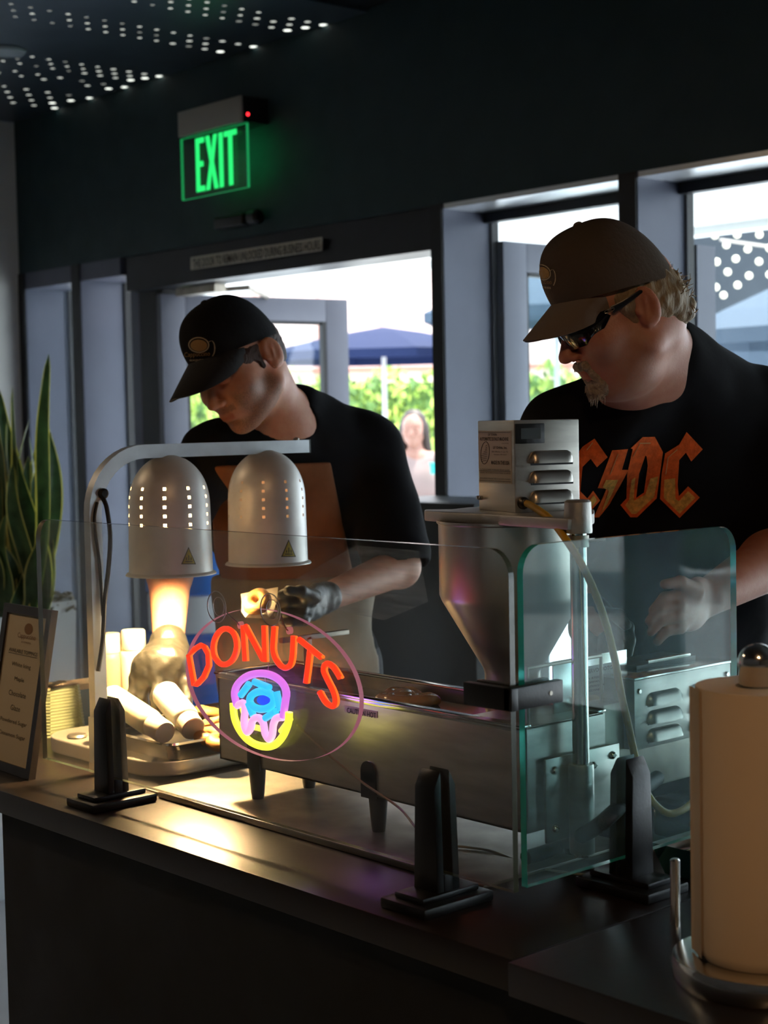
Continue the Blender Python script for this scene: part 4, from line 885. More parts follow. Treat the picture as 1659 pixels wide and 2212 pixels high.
# ================================================================== OUTDOORS THINGS
HL = [mat('hedge_leaf_light', (.5, .62, .12), .6), mat('hedge_leaf_mid', (.28, .42, .08), .6), mat('hedge_leaf_dark', (.09, .18, .04), .6)]
h0, h1 = od(250, 900, 24.5), od(1330, 900, 24.5); b = MB(); hd_ = (h1-h0); hl = np.linalg.norm(hd_[:2])
for i in range(5200):
    t = rng.random(); z = rng.uniform(.1, 2.28)+.12*math.sin(t*60); c = h0+(h1-h0)*t; off = HB*rng.uniform(-.1, .35); s_ = rng.uniform(.05, .12); a = rng.uniform(0, 6.28, 3)
    d1 = np.array([math.cos(a[0])*math.cos(a[1]), math.sin(a[0])*math.cos(a[1]), math.sin(a[1])]); d2 = np.cross(d1, [math.sin(a[2]), math.cos(a[2]), .3]); d2 /= np.linalg.norm(d2)+1e-6
    p = np.array([c[0], c[1], z])+off; f = b.bm.faces.new([b.bm.verts.new(Vector(p+d1*s_*u+d2*s_*.5*v)) for u, v in ((-1, 0), (0, -1), (1, 0), (0, 1))]); f.material_index = rng.integers(0, 3)
hg = thing('hedge', 'sunlit yellow green hedge along the pink wall across the patio', 'hedge', (h0+h1)/2*np.array([1, 1, 0]))
b.obj('hedge_leaves', HL, hg, kind='stuff'); p = h0+HB*-.12; q = h1+HB*-.12
slab('hedge_core', p, q, 0, 2.1, .2, HL[2], parent=hg)
TRM = mat('tree_foliage', (.05, .1, .035), .8, bump=1, bscale=6, var=.8, vscale=2.5)
for i in range(4):  # unseen trees, added only to supply the side pane's reflection
    q_ = np.array([2.2+i*4.2, 12.5-i*1.2]); t = thing('reflection_tree', 'unseen dark green tree added outside at the right for the hazy pane to mirror', 'tree', (*q_, 0), 'trees added for the reflection')
    b = MB(); b.lathe([(.16, 0), (.12, 1.6)], (*q_, 0), 12); b.obj('trunk', mat('tree_bark', (.08, .06, .04), .9), t)
    Tq = S()
    for k_ in range(9): Tq.e((q_[0]+rng.uniform(-.7, .7), q_[1]+rng.uniform(-.7, .7), rng.uniform(1.1, 4.4)), (rng.uniform(.8, 1.2),)*3, None, .3)
    Tq.noise(.12, 7); net_obj('foliage', Tq, (q_[0]-2.6, q_[1]-2.6, -.05), (q_[0]+2.6, q_[1]+2.6, 6.3), .09, TRM, t, 0)
def umbrella(cpx, cpy, dep, R, drop, zsc, lab, m, tilt=0, val=.09):
    c = od(cpx, cpy, dep); t = thing('patio_umbrella', lab, 'umbrella', (c[0], c[1], 0), 'patio umbrellas'); b = MB(); n = 8; P = []
    for k in range(9):
        a = 2*PI*k/8+.3; P.append([c+np.array([R*math.cos(a)*s_, R*math.sin(a)*s_, -drop*s_**1.25]) for s_ in (0.01, .35, .7, 1)]+[c+np.array([R*math.cos(a), R*math.sin(a), -drop-val])])
    b.grid(P); bmesh.ops.solidify(b.bm, geom=b.bm.faces[:], thickness=.01); b.obj('canopy', m, t, smooth=False)
    b = MB(); b.lathe([(.025, 0), (.025, c[2])], (c[0], c[1], 0), 12); b.obj('pole', mat('umbrella_pole', (.5, .5, .5), .4), t)
    b = MB(); b.lathe([(.3, 0), (.3, .06), (.05, .1)], (c[0], c[1], 0), 20); b.obj('base', mat('umbrella_base', (.1, .1, .1), .5), t)
    return t
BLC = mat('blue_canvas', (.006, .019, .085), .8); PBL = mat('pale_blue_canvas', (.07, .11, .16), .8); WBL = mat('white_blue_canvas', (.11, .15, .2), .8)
umbrella(828, 706, 17, 1.35, .28, 1, 'dark blue patio umbrella seen through the open doorway', BLC)
umbrella(1200, 560, 15, 1.3, .5, 1, 'pale blue patio umbrella behind the older man', PBL)
umbrella(1760, 590, 10, .9, .36, 1, 'white topped patio umbrella at the right edge', WBL)
umbrella(1710, 690, 13, 1.1, .12, 1, 'light blue umbrella lower than the others at the right', WBL, val=.5)
sl = thing('string_lights', 'rows of round warm bulbs glowing against the blue grey building', 'string lights', od(1600, 560, 14.4))
BB = mat('round_bulb_glow', (1, .95, .75), .4, emit=(1, .88, .55), es=1.15); bm_ = MB(); bm_.lathe([(.001, -.03)]+[(.03*math.cos(a), .03*math.sin(a)) for a in [PI*(k/10-.5) for k in range(1, 10)]]+[(.001, .03)], n=16); bme = bm_.mesh('bulb', BB)
for cx, cy in ((605, 770), (783, 762), (960, 762), (697, 845), (867, 878), (620, 980), (772, 955), (957, 977), (708, 1060), (878, 1090), (614, 1182), (787, 1165), (675, 1245), (882, 675), (568, 715), (1040, 870), (1045, 660), (1110, 760), (1120, 960), (1040, 1080)):
    p = od(1380+cx/3.688, 300+cy/3.688, 14.5); o = link('bulb', bme, None); o.parent = sl; o.location = Vector(p)-sl.location
b = MB(); b.tube([od(1555, 518, 14.6), od(1750, 545, 14.6)], .012, 6); b.obj('wire', mat('string_wire', (.5, .45, .4), .5), sl)
# blue bin outside
bn = od(430, 1500, 6.9); tb = thing('blue_bin', 'bright blue plastic tub with a white band just outside the door', 'bin', (bn[0], bn[1], 0))
BB_ = mat('bright_blue_plastic', (.01, .16, .62), .4); 
b = MB(); b.lathe([(.2, 0), (.215, .62), (.2, .63)], (bn[0], bn[1], .0), 40); b.obj('bin_body', BB_, tb)
b = MB(); b.lathe([(.205, .63), (.208, .66), (.208, .78), (.2, .79)], (bn[0], bn[1], 0), 40); b.obj('white_band', mat('white_band', (.8, .84, .88), .5), tb)
b = MB(); b.lathe([(.2, .79), (.215, .8), (.215, 1.04), (.19, 1.06)], (bn[0], bn[1], 0), 40); b.obj('bin_lid', BB_, tb)

# ================================================================== PEOPLE
def basis(psi, th, roll=0):
    psi, th = math.radians(psi), math.radians(th)
    F0 = -HR*math.cos(psi)+HB*math.sin(psi); L = HB*math.cos(psi)+HR*math.sin(psi)
    F = F0*math.cos(th)-UZ*math.sin(th); T = UZ*math.cos(th)+F0*math.sin(th)
    if roll:
        r = math.radians(roll); L, T = L*math.cos(r)+T*math.sin(r), T*math.cos(r)-L*math.sin(r)
    return F, L, T
class Head:
    def __init__(s, c, psi, th, sc_=1., roll=0): s.c = np.array(c, float); s.F, s.L, s.T = basis(psi, th, roll); s.s = sc_; s.R = np.stack([s.F, s.L, s.T])
    def w(s, x, y, z): return s.c+(s.F*x+s.L*y+s.T*z)*s.s
    def local(s, P): return ((P-s.c)@s.R.T)/s.s
    def prims(s, sd, fat=0., old=0):
        k = s.s; R = s.R
        def E(c, r, kk=.012, op='u', RR=None): sd.e(s.w(*c), np.array(r)*k, R if RR is None else RR, kk, op)
        def C(a, b, ra, rb, kk=.01, op='u'): sd.c(s.w(*a), s.w(*b), ra*k, rb*k, kk, op)
        E((-.010, 0, .028), (.094, .074, .082)); E((.03, 0, .012), (.068, .066, .07), .02)
        E((.028, 0, -.05), (.062, .056+fat, .062), .03)                       # jaw mass
        C((.0, .055, -.06), (.062, .02, -.098), .019+fat, .017, .025); C((.0, -.055, -.06), (.062, -.02, -.098), .019+fat, .017, .025)
        E((.075, 0, -.098), (.021, .022, .019), .018)                         # chin
        if old: E((.03, 0, -.105), (.05, .04, .022), .03)                     # soft under-chin
        E((.072, 0, -.062), (.031, .033, .026), .018)                         # muzzle
        for q in (-1, 1):
            E((.058, q*.042, -.028), (.032, .027+fat*.6, .03), .022)          # cheek
            C((.088, q*.012, .025), (.074, q*.05, .026), .0095, .008, .014)   # brow
            E((.092, q*.032, .004), (.017, .018, .012), .012, 's')            # socket
            E((.0775, q*.032, .003), (.0135, .0155, .0125), .003)             # eye + lid
            C((.0885, q*.020, -.002), (.0865, q*.044, -.001), .0022, .0018, .003)  # lid edge
        C((.092, 0, .012), (.113, 0, -.028), .0085, .0115, .012)               # nose
        E((.116, 0, -.033), (.0125, .0115, .010), .006)
        for q in (-1, 1): E((.105, q*.0125, -.037), (.0105, .0075, .0075), .005); E((.108, q*.0065, -.0445), (.004, .0032, .003), .003, 's')
        C((.0965, -.016, -.064), (.0965, .016, -.064), .0048, .0048, .006); C((.100, -.006, -.0615), (.100, .006, -.0615), .0048, .0048, .005)
        C((.094, -.014, -.0735), (.094, .014, -.0735), .0056, .0056, .006)
        C((.103, -.021, -.0685), (.103, .021, -.0685), .0016, .0016, .003, 's')
        C((.094, -.012, -.084), (.094, .012, -.084), .003, .003, .008, 's')
        for q in (-1, 1):
            RE = np.stack([s.F*.94+s.T*-.34*0+s.F*0, s.L, s.T]); 
            a = q*.42; Fe = s.F*math.cos(a)+s.L*math.sin(a)*-1; Fe = s.F*.9-s.L*q*.43; Le = s.L*.9+s.F*q*.43
            RE = np.stack([Fe, Le, s.T*.98-s.F*.0]); RE /= np.linalg.norm(RE, axis=1)[:, None]
            E((-.014, q*.083, -.002), (.021, .0085, .033), .006, 'u', RE)
            E((-.010, q*.0915, .003), (.012, .0055, .021), .004, 's', RE)
            E((-.006, q*.083, -.024), (.010, .006, .010), .004, 'u', RE)
            C((.004, q*.079, -.004), (.002, q*.083, -.010), .004, .0035, .004)
            C((-.014, q*.088, .012), (-.008, q*.0885, -.012), .0028, .0022, .003)
def cap_build(hd, parent, m, mv, zf=.05, zb=.016, hgt=.104, visL=.062, visdrop=.026, rf=.108, rb=.104, rs=.0865, name='cap', shear=.012):
    t = None; b = MB(); n = 72; P = []; m_ = 26
    for i in range(m_+1):
        ph = PI/2*i/m_; row = []
        for j in range(n):
            a = 2*PI*j/n; cx, sx = math.cos(a), math.sin(a)
            e = .72 if cx > 0 else .76
            rr = math.cos(ph)**e; zz = math.sin(ph)**(.92 if cx < 0 else .98)
            r_f = rf if cx > 0 else rb; z0 = zb+(zf-zb)*(.5+.5*cx)
            seam = .0008*abs(math.sin(3*a))**.3
            row.append(hd.w(-.006+r_f*cx*rr+seam*cx+shear*math.sin(ph), (rs+seam)*sx*rr, z0+(hgt+.03-z0)*zz))
        P.append(row)
    V = b.grid(P, closeu=True)
    bmesh.ops.solidify(b.bm, geom=b.bm.faces[:], thickness=.0025)
    crown = b.obj(name, m, parent)
    b = MB(); P = []
    for i in range(13):
        u = i/12; row = []
        for j in range(33):
            v = (j/32-.5)*2; a = v*1.12
            bxp, byp = -.006+rf*math.cos(a)*.985, rs*math.sin(a)*.985
            L = visL*math.sqrt(max(0, 1-abs(v)**2.6))
            x = bxp+L*u*1.0; y = byp*(1-.10*u)
            z = zf+.001-.0*u+(-(1-math.cos(a))*.030)-visdrop*u*(L/visL)-.010*u*u*abs(v) - .012*(abs(v)**2)*u
            row.append(hd.w(x, y, z+.002))
        P.append(row)
    b.grid(P); bmesh.ops.remove_doubles(b.bm, verts=b.bm.verts[:], dist=1e-5); bmesh.ops.solidify(b.bm, geom=b.bm.faces[:], thickness=.003)
    b.obj('visor', mv, crown)
    b = MB(); top = hd.w(shear-.006, 0, hgt+.03); b.lathe([(.0075, -.002), (.0075, .001), (.004, .0035), (0, .004)], top, 16, hd.T); b.obj('cap_button', m, crown)
    for a in [PI/6+PI/3*k for k in range(6)] if False else []: pass
    return crown
def skin_mat(name, col, sub=(.55, .2, .12), beard=(.1, .07, .05)):
    m = bpy.data.materials.new(name); m.use_nodes = True; n, l = nt(m); b = n['Principled BSDF']
    b.inputs['Roughness'].default_value = .5; b.inputs['Subsurface Weight'].default_value = .12; b.inputs['Subsurface Radius'].default_value = (.01, .003, .0015); b.inputs['Subsurface Scale'].default_value = 1
    tc = n.new('ShaderNodeTexCoord'); t = n.new('ShaderNodeTexNoise'); t.inputs['Scale'].default_value = 45; t.inputs['Detail'].default_value = 4; l.new(tc.outputs['Object'], t.inputs['Vector'])
    mx = n.new('ShaderNodeMix'); mx.data_type = 'RGBA'; mx.inputs[6].default_value = (*col, 1); mx.inputs[7].default_value = (col[0]*.85, col[1]*.62, col[2]*.58, 1)
    r = n.new('ShaderNodeMapRange'); r.inputs['From Min'].default_value = .35; r.inputs['From Max'].default_value = .75; r.inputs['To Max'].default_value = .7; l.new(t.outputs['Fac'], r.inputs[0]); l.new(r.outputs[0], mx.inputs[0])
    a = n.new('ShaderNodeAttribute'); a.attribute_name = 'stubble'; t2 = n.new('ShaderNodeTexNoise'); t2.inputs['Scale'].default_value = 420; l.new(tc.outputs['Object'], t2.inputs['Vector'])
    mm = n.new('ShaderNodeMath'); mm.operation = 'MULTIPLY'; l.new(a.outputs['Fac'], mm.inputs[0]); l.new(t2.outputs['Fac'], mm.inputs[1])
    m2 = n.new('ShaderNodeMix'); m2.data_type = 'RGBA'; m2.inputs[7].default_value = (*beard, 1); l.new(mm.outputs[0], m2.inputs[0]); l.new(mx.outputs[2], m2.inputs[6])
    a3 = n.new('ShaderNodeAttribute'); a3.attribute_name = 'lips'; m3 = n.new('ShaderNodeMix'); m3.data_type = 'RGBA'; m3.inputs[7].default_value = (col[0]*.75, col[1]*.38, col[2]*.36, 1)
    l.new(a3.outputs['Fac'], m3.inputs[0]); l.new(m2.outputs[2], m3.inputs[6]); l.new(m3.outputs[2], b.inputs['Base Color'])
    bp = n.new('ShaderNodeBump'); bp.inputs['Strength'].default_value = .18; bp.inputs['Distance'].default_value = .002; t3 = n.new('ShaderNodeTexNoise'); t3.inputs['Scale'].default_value = 260; l.new(tc.outputs['Object'], t3.inputs['Vector']); l.new(t3.outputs['Fac'], bp.inputs['Height']); l.new(bp.outputs[0], b.inputs['Normal'])
    return m
def face_attrs(hd, amt=1.):
    def stub(V):
        X = hd.local(V); m = np.clip((-.018-X[:, 2])/.02, 0, 1)*np.clip((X[:, 2]+.16)/.04, 0, 1)*np.clip((X[:, 0]+.005)/.015, 0, 1)
        side = np.clip((np.abs(X[:, 1])-.028)/.012, 0, 1); chin = np.clip((-.078-X[:, 2])/.01, 0, 1); must = ((X[:, 2] < -.048) & (X[:, 2] > -.06) & (np.abs(X[:, 1]) < .028)).astype(float)
        return np.clip(m*np.maximum(np.maximum(side, chin), must*.8), 0, 1)*amt*(np.abs(X).max(1) < .17)
    def lips(V):
        X = hd.local(V); return np.exp(-((X[:, 2]+.0685)/.0075)**2)*(np.abs(X[:, 1]) < .02)*(X[:, 0] > .085)*(X[:, 0] < .12)*.8
    return {'stubble': stub, 'lips': lips}
def hand_sdf(sd, wrist, palm, knuckles, tips, thumb, r=.0088, palm_r=(.04, .03, .016), extra=0.):
    """palm slab + four bent finger chains + thumb; knuckles list[4], tips list[4] of (mid, end)"""
    wrist, palm = np.array(wrist), np.array(palm)
    kc = sum(np.array(k) for k in knuckles)/4
    ax = (kc-wrist)/np.linalg.norm(kc-wrist); sidev = np.array(knuckles[3])-np.array(knuckles[0]); sidev -= ax*(sidev@ax); sidev /= np.linalg.norm(sidev); nv = np.cross(ax, sidev)
    c = (wrist+kc)/2; sd.e(c, (np.linalg.norm(kc-wrist)*.58, palm_r[0]+extra, palm_r[2]+extra), np.stack([ax, sidev, nv]), .012)
    for k, (m_, e_) in zip(knuckles, tips):
        k, m_, e_ = [np.array(v) for v in (k, m_, e_)]; sd.c(c*.35+k*.65, k, r*1.15+extra, r*1.12+extra, .008); sd.c(k, m_, r*1.1+extra, r+extra, .004); sd.c(m_, e_, r+extra, r*.82+extra, .004)
    a_, b_, c_ = [np.array(v) for v in thumb]; sd.c(a_, b_, r*1.5+extra, r*1.2+extra, .012); sd.c(b_, c_, r*1.15+extra, r*.95+extra, .005)
TSH = mat('black_cotton', (.0035, .0035, .005), .95, bump=.5, bscale=14, spec=.2)
GLV = mat('black_nitrile_glove', (.03, .028, .022), .42, bump=.35, bscale=70)
PANTS = mat('charcoal_trousers', (.02, .02, .024), .85, bump=.3, bscale=30)

# ---------------------------------------------------------------- young man
yh = Head(od(519, 786, 3.27), 52, 28, 1.03, 12)
SK1 = skin_mat('fair_skin_young', (.62, .3, .19), beard=(.12, .07, .045))
ym = thing('person', 'young man in a black cap and apron bending over the warming tray', 'person', (*od(650, 1400, 3.68)[:2], 0))
nb1 = od(608, 912, 3.40); 
SHr, SHl = od(452, 985, 3.36), od(800, 965, 3.52)
ELr, WRr = od(368, 1150, 3.28), od(364, 1400, 3.09)
ELl, WRl = od(862, 1225, 3.45), od(705, 1290, 3.2)
Bt = np.stack([HR*.97-HB*.25, HB*.97+HR*.25, UZ]); Bt /= np.linalg.norm(Bt, axis=1)[:, None]
lean = UZ*.93+HB*.36; lean /= np.linalg.norm(lean); fr_ = np.cross(Bt[0], lean); fr_ = fr_/np.linalg.norm(fr_); fr_ = fr_ if fr_@HB > 0 else -fr_
RT = np.stack([Bt[0], fr_, lean])
chest = od(622, 1075, 3.50); belly = od(640, 1260, 3.6); hips = od(650, 1430, 3.68)
def torso1(sd, g=0.):
    sd.e(chest, (.185+g, .105+g, .185+g), RT, .05); sd.e(belly, (.165+g, .115+g, .18+g), RT, .05); sd.e(hips, (.175+g, .125+g, .15+g), None if False else np.stack([Bt[0], Bt[1], UZ]), .05)
    sd.c(SHr+HR*.03, SHl-HR*.04, .062+g, .064+g, .05); sd.c(nb1+UZ*-.01+HR*.01, SHl-HR*.07+UZ*.015, .055+g, .05+g, .05); sd.c(nb1+UZ*-.01, SHr+HR*.06+UZ*.0, .05+g, .05+g, .05); sd.c(nb1+HR*.03+HB*-.05+UZ*.03, SHl-HR*.06-HB*.02+UZ*.01, .045+g, .052+g, .04)
B1 = S(); yh.prims(B1, .005)
B1.c(yh.w(-.035, 0, -.045), nb1, .057, .062, .03); torso1(B1)
B1.c(SHr, ELr, .052, .042, .02); B1.c(ELr, ELr*.65+WRr*.35, .043, .0445, .02); B1.c(ELr*.65+WRr*.35, WRr, .0445, .029, .02); B1.c(WRr, WRr-UZ*.05, .027, .024, .01)
B1.c(SHl, ELl, .054, .044, .02); B1.c(ELl, WRl, .043, .028, .02); B1.c(WRl, WRl+(WRl-ELl)*.15, .026, .022, .01)
for q in (-1, 1):
    a = hips+HR*.085*q-UZ*.05; kn = np.array([a[0], a[1], .5])+HB*.02; an = np.array([a[0], a[1], .08]); B1.c(a, kn, .085, .055, .04); B1.c(kn, an, .055, .04, .03); B1.e(an+HB*.06-UZ*.04, (.13, .045, .04), np.stack([HB, HR, UZ]), .02)
def bounds(pts, pad): P = np.array(pts); return P.min(0)-pad, P.max(0)+pad
lo1, hi1 = bounds([yh.c, SHr, SHl, ELr, WRr, ELl, WRl, hips, (hips[0], hips[1], .04)], .24); hi1[2] = yh.c[2]+.16
net_obj('body', B1, lo1, hi1, .0032, SK1, ym, 1, attrs=face_attrs(yh, 1.1))
# shirt
T1 = S(); torso1(T1, .010)
slr = SHr*.2+ELr*.8; T1.c(SHr, slr, .066, .068, .03); sll = SHl*.14+ELl*.86; T1.c(SHl, sll, .070, .080, .04)
T1.noise(.004, 38)
T1.c(yh.w(-.035, 0, -.045), nb1+UZ*.005, .060, .068, .006, 's'); 
T1.e(nb1-UZ*.0+HB*.045, (.078, .05, .045), np.stack([HR, HB, UZ]), .006, 's')
ax = (ELl-SHl)/np.linalg.norm(ELl-SHl)
T1.c(ELl*.90+SHl*.10+ax*.085, ELl+ax*.3, .085, .085, .004, 's')
axr = (ELr-SHr)/np.linalg.norm(ELr-SHr); T1.c(slr+axr*.09, ELr+axr*.3, .08, .08, .004, 's')
T1.h(hips-UZ*.02, -UZ)
net_obj('t_shirt', T1, lo1, hi1, .005, TSH, ym, 2)
P1 = S(); P1.e(hips, (.187, .137, .15), np.stack([Bt[0], Bt[1], UZ]), .03)
for q in (-1, 1):
    a = hips+HR*.085*q-UZ*.05; P1.c(a, np.array([a[0], a[1], .09]), .098, .065, .04)
P1.h(hips+UZ*.03, UZ)
net_obj('trousers', P1, lo1, hi1, .01, PANTS, ym, 1)
# apron: bib follows the chest, skirt below
APB = mat('rust_brown_apron', (.24, .085, .028), .85, bump=.5, bscale=25, var=.25, vscale=10)
APG = mat('taupe_apron_skirt', (.30, .235, .17), .85, bump=.6, bscale=12, var=.25, vscale=7)
A1 = S(); torso1(A1, .019); A1.noise(.004, 45)
cxl, cxr = od(452, 1100, 3.35), od(735, 1100, 3.45)
A1.h(chest+fr_*.02, -fr_, .004); A1.h(cxl, -HR+UZ*.04, .004); A1.h(cxr, HR+UZ*.16, .004); A1.h(od(600, 1000, 3.4), UZ, .004); A1.h(od(600, 1262, 3.5), -UZ, .004)
I1 = S(); torso1(I1, .0125)
class Sub:
    def __init__(s, a, b): s.a, s.b = a, b
    def __call__(s, P): return np.maximum(s.a(P), -s.b(P))
bib = net_obj('apron', A1, lo1, hi1, .005, APB, ym, 2)
A2 = S(); torso1(A2, .026); A2.noise(.007, 28); A2.c(hips+HB*.03, hips+HB*.05-UZ*.42, .16, .19, .08)
A2.h(belly+HB*.0, -HB, .006); A2.h(od(600, 1245, 3.5), UZ, .006); A2.h(hips-UZ*.45, -UZ, .01); A2.h(od(440, 1300, 3.5), -HR+UZ*.2, .01); A2.h(od(852, 1300, 3.6), HR, .01)
net_obj('apron_skirt', A2, lo1, hi1, .007, APG, bib, 2)
cp = cap_build(yh, ym, mat('black_cap_cloth', (.009, .008, .010), .85, bump=.2, bscale=120), mat('black_visor_cloth', (.010, .009, .010), .8, bump=.2, bscale=120), zf=.052, zb=.010, hgt=.112, visL=.098, visdrop=.032, rf=.102, rb=.099, rs=.083, shear=.010)
# hair under the cap
HB1 = mat('brown_hair', (.045, .02, .012), .7, bump=1, bscale=220, aniso=(1, 1, .3))
Hh = S(); Hh.e(yh.w(-.022, 0, .018), (.089, .079, .072), yh.R, .01); Hh.e(yh.w(-.055, 0, -.02), (.05, .058, .042), yh.R, .02);
for q in (-1, 1): Hh.e(yh.w(.022, q*.064, .018), (.032, .012, .02), yh.R, .008); Hh.c(yh.w(.014, q*.068, .005), yh.w(.012, q*.070, -.016), .009, .006, .008)
Hh.noise(.0015, 260); Hh.e(yh.w(.085, 0, -.045), (.06, .12, .06), yh.R, .006, 's'); Hh.e(yh.w(-.012, .085, -.004), (.023, .02, .036), yh.R, .006, 's')
net_obj('hair', Hh, yh.c-.13, yh.c+.13, .0028, HB1, ym, 1)
# cap logo
bv = obvh(cp); LT = mat('tan_embroidery', (.55, .46, .3), .7, bump=.6, bscale=600); LT2 = mat('gold_embroidery', (.5, .3, .1), .7, bump=.6, bscale=600)
def caplogo(par, bv, c, f, sx=1.):
    # mug seen from above at (c), with handle and lettering; f maps local -> px
    o, i_ = ring2d(0, 0, 22.5, 17, 2.6, .05); t, v = poly_tris([o, i_[::-1]]); drape('cap_logo', t, [f(*p) for p in v], bv, LT, par, .0014, 5)
    o, i_ = ring2d(0, 1, 18, 12.5, 12, .05, 28); t, v = poly_tris([o]); drape('cap_logo', t, [f(*p) for p in v], bv, LT2, par, .001, 4)
    L = []; R_ = []
    for q in spline([(21, -6), (27, -9), (32, -4), (34, 6), (33, 16), (29, 25)], 4): L.append((q[0]-1.2, q[1])); R_.append((q[0]+1.2, q[1]))
    drape('cap_logo', [(i, i+1, len(L)+i+1, len(L)+i) for i in range(len(L)-1)], [f(*p) for p in L+R_], bv, LT, par, .0014, 5)
    V, F = text_tris('Cappuccino', .0); drape('cap_lettering', F, [f(-31+55*a, 16+13*(1-b_)-a*3) for a, b_ in V], bv, LT2, par, .0012, 6)
    V, F = text_tris('express', .02); drape('cap_lettering', F, [f(-20+42*a, 31+6*(1-b_)-a*2) for a, b_ in V], bv, LT, par, .0012, 6)
caplogo(cp, bv, None, lambda x, y: (430+x*1.0, 745+y*1.0))
# gloved right hand pressing down on the bottle
G1 = S(); w0 = WRr
kn = [od(300, 1470, 3.015), od(322, 1461, 3.005), od(347, 1456, 2.998), od(374, 1460, 3.005)]
tp = [(od(286, 1500, 3.0), od(292, 1532, 3.0)), (od(309, 1503, 2.995), od(314, 1536, 2.995)), (od(336, 1504, 2.962), od(338, 1540, 2.955)), (od(377, 1498, 2.995), od(374, 1530, 2.995))]
hand_sdf(G1, w0, w0, kn, tp, (od(384, 1435, 3.04), od(402, 1478, 3.0), od(405, 1518, 2.975)), r=.0108, palm_r=(.044, .03, .024))
for q, (x, y, d) in enumerate(((318, 1440, 3.02), (344, 1432, 3.01), (372, 1434, 3.015))): G1.c(w0-UZ*.005+HR*(.012*(q-1)), od(x, y, d), .024, .021, .03); G1.c(od(x, y, d), kn[q], .021, .015, .02); G1.c(od(x, y, d), kn[q+1], .021, .015, .02)
G1.c(w0, w0-UZ*.02, .0325, .0325, .01); G1.c(WRr+UZ*.010, WRr+UZ*.004, .0365, .0355, .003); G1.c(WRr+UZ*.0, WRr-UZ*.006, .035, .035, .003); G1.noise(.0012, 160)
lo, hi = bounds(kn+[w0, tp[0][1], tp[1][1], tp[2][1]], .06); net_obj('glove', G1, lo, hi, .002, GLV, ym, 1)
# other hand holding a paper with a donut
G2 = S(); w2 = WRl; base = od(668, 1305, 3.1)
kn = [od(662, 1280, 3.08), od(654, 1300, 3.07), od(652, 1321, 3.07), od(656, 1341, 3.08)]
tp = [(od(628, 1278, 3.06), od(606, 1284, 3.06)), (od(620, 1300, 3.06), od(600, 1306, 3.06)), (od(618, 1323, 3.06), od(600, 1327, 3.06)), (od(628, 1344, 3.06), od(610, 1346, 3.06))]
hand_sdf(G2, w2, w2, kn, tp, (od(680, 1290, 3.08), od(650, 1277, 3.04), od(622, 1276, 3.02)), r=.0095, palm_r=(.038, .03, .02)); G2.c(w2, w2+(w2-ELl)*.05, .032, .032, .01); G2.noise(.001, 160)
lo, hi = bounds(kn+[w2, tp[0][1], tp[3][1]], .06); net_obj('glove', G2, lo, hi, .0025, GLV, ym, 1)
pb = od(575, 1312, 3.02); bt = thing('paper_boat', 'small white paper holder with a donut in the young man\'s left hand', 'paper holder', pb)
b = MB(); P = []
for (x0, y0, x1, y1, d) in ((520, 1283, 601, 1268, 3.04), (522, 1300, 598, 1298, 3.025), (521, 1322, 590, 1324, 3.01), (530, 1334, 580, 1336, 2.99), (538, 1326, 574, 1327, 2.965)): P.append([od(x0+(x1-x0)*t, y0+(y1-y0)*t, d+.01*math.sin(PI*t)) for t in (0, .3, .6, 1)])
b.grid(P); bmesh.ops.solidify(b.bm, geom=b.bm.faces[:], thickness=.0012); b.obj('paper_sheet', mat('white_paper_sheet', (.75, .66, .52), .8), bt)
d_ = donut(dm, od(556, 1300, 2.985), (.75, .5, 0), 'glazed golden donut held in the white paper', 'donut in the paper holder'); d_.scale = (.9, .9, 1.1)

# ---------------------------------------------------------------- older man
oh = Head(od(1343, 673, 2.62), 10, 22, 1.01)
SK2 = skin_mat('weathered_skin_older', (.56, .25, .16), beard=(.35, .3, .25))
om = thing('person', 'older man in a taupe cap, sunglasses and black T-shirt behind the machine', 'person', (*od(1440, 1400, 3.0)[:2], 0))
nb2 = od(1385, 790, 2.72); SR2, SL2 = od(1215, 945, 2.78), od(1655, 905, 2.88)
ER2, WR2 = od(1175, 1190, 2.85), od(1275, 1330, 2.56); EL2, WL2 = od(1745, 1165, 2.85), od(1530, 1290, 2.6)
B2x = HR*.985+HB*.17; B2y = HB*.985-HR*.17; ln2 = UZ*.96+HB*.26; ln2 /= np.linalg.norm(ln2); f2 = np.cross(B2x, ln2); f2 = f2 if f2@HB > 0 else -f2; RT2 = np.stack([B2x, f2, ln2])
ch2, be2, hi2 = od(1432, 1040, 2.92), od(1445, 1260, 2.98), od(1450, 1480, 3.05)
def torso2(sd, g=0.):
    sd.e(ch2, (.205+g, .12+g, .185+g), RT2, .05); sd.e(be2, (.195+g, .15+g, .19+g), RT2, .06); sd.e(hi2, (.185+g, .14+g, .15+g), np.stack([B2x, B2y, UZ]), .06)
    sd.c(SR2+HR*.03, SL2-HR*.03, .07+g, .07+g, .05); sd.c(nb2+HR*.045-UZ*.0, SL2-HR*.06+UZ*.02, .06+g, .055+g, .05); sd.c(nb2-HR*.03-UZ*.045, SR2+HR*.05, .055+g, .055+g, .05); sd.c(nb2+HR*.055+HB*-.03+UZ*.012, SL2-HR*.05+UZ*.02, .05+g, .055+g, .04)
B2 = S(); oh.prims(B2, .010, 1)
B2.c(oh.w(-.035, 0, -.035), nb2, .062, .068, .035); B2.c(oh.w(.02, 0, -.09), nb2+HB*.03-HR*.02, .04, .06, .04); torso2(B2)
B2.c(SR2, ER2, .06, .05, .03); B2.c(ER2, WR2, .049, .031, .02); B2.c(WR2, WR2*1.2-ER2*.2, .029, .024, .01)
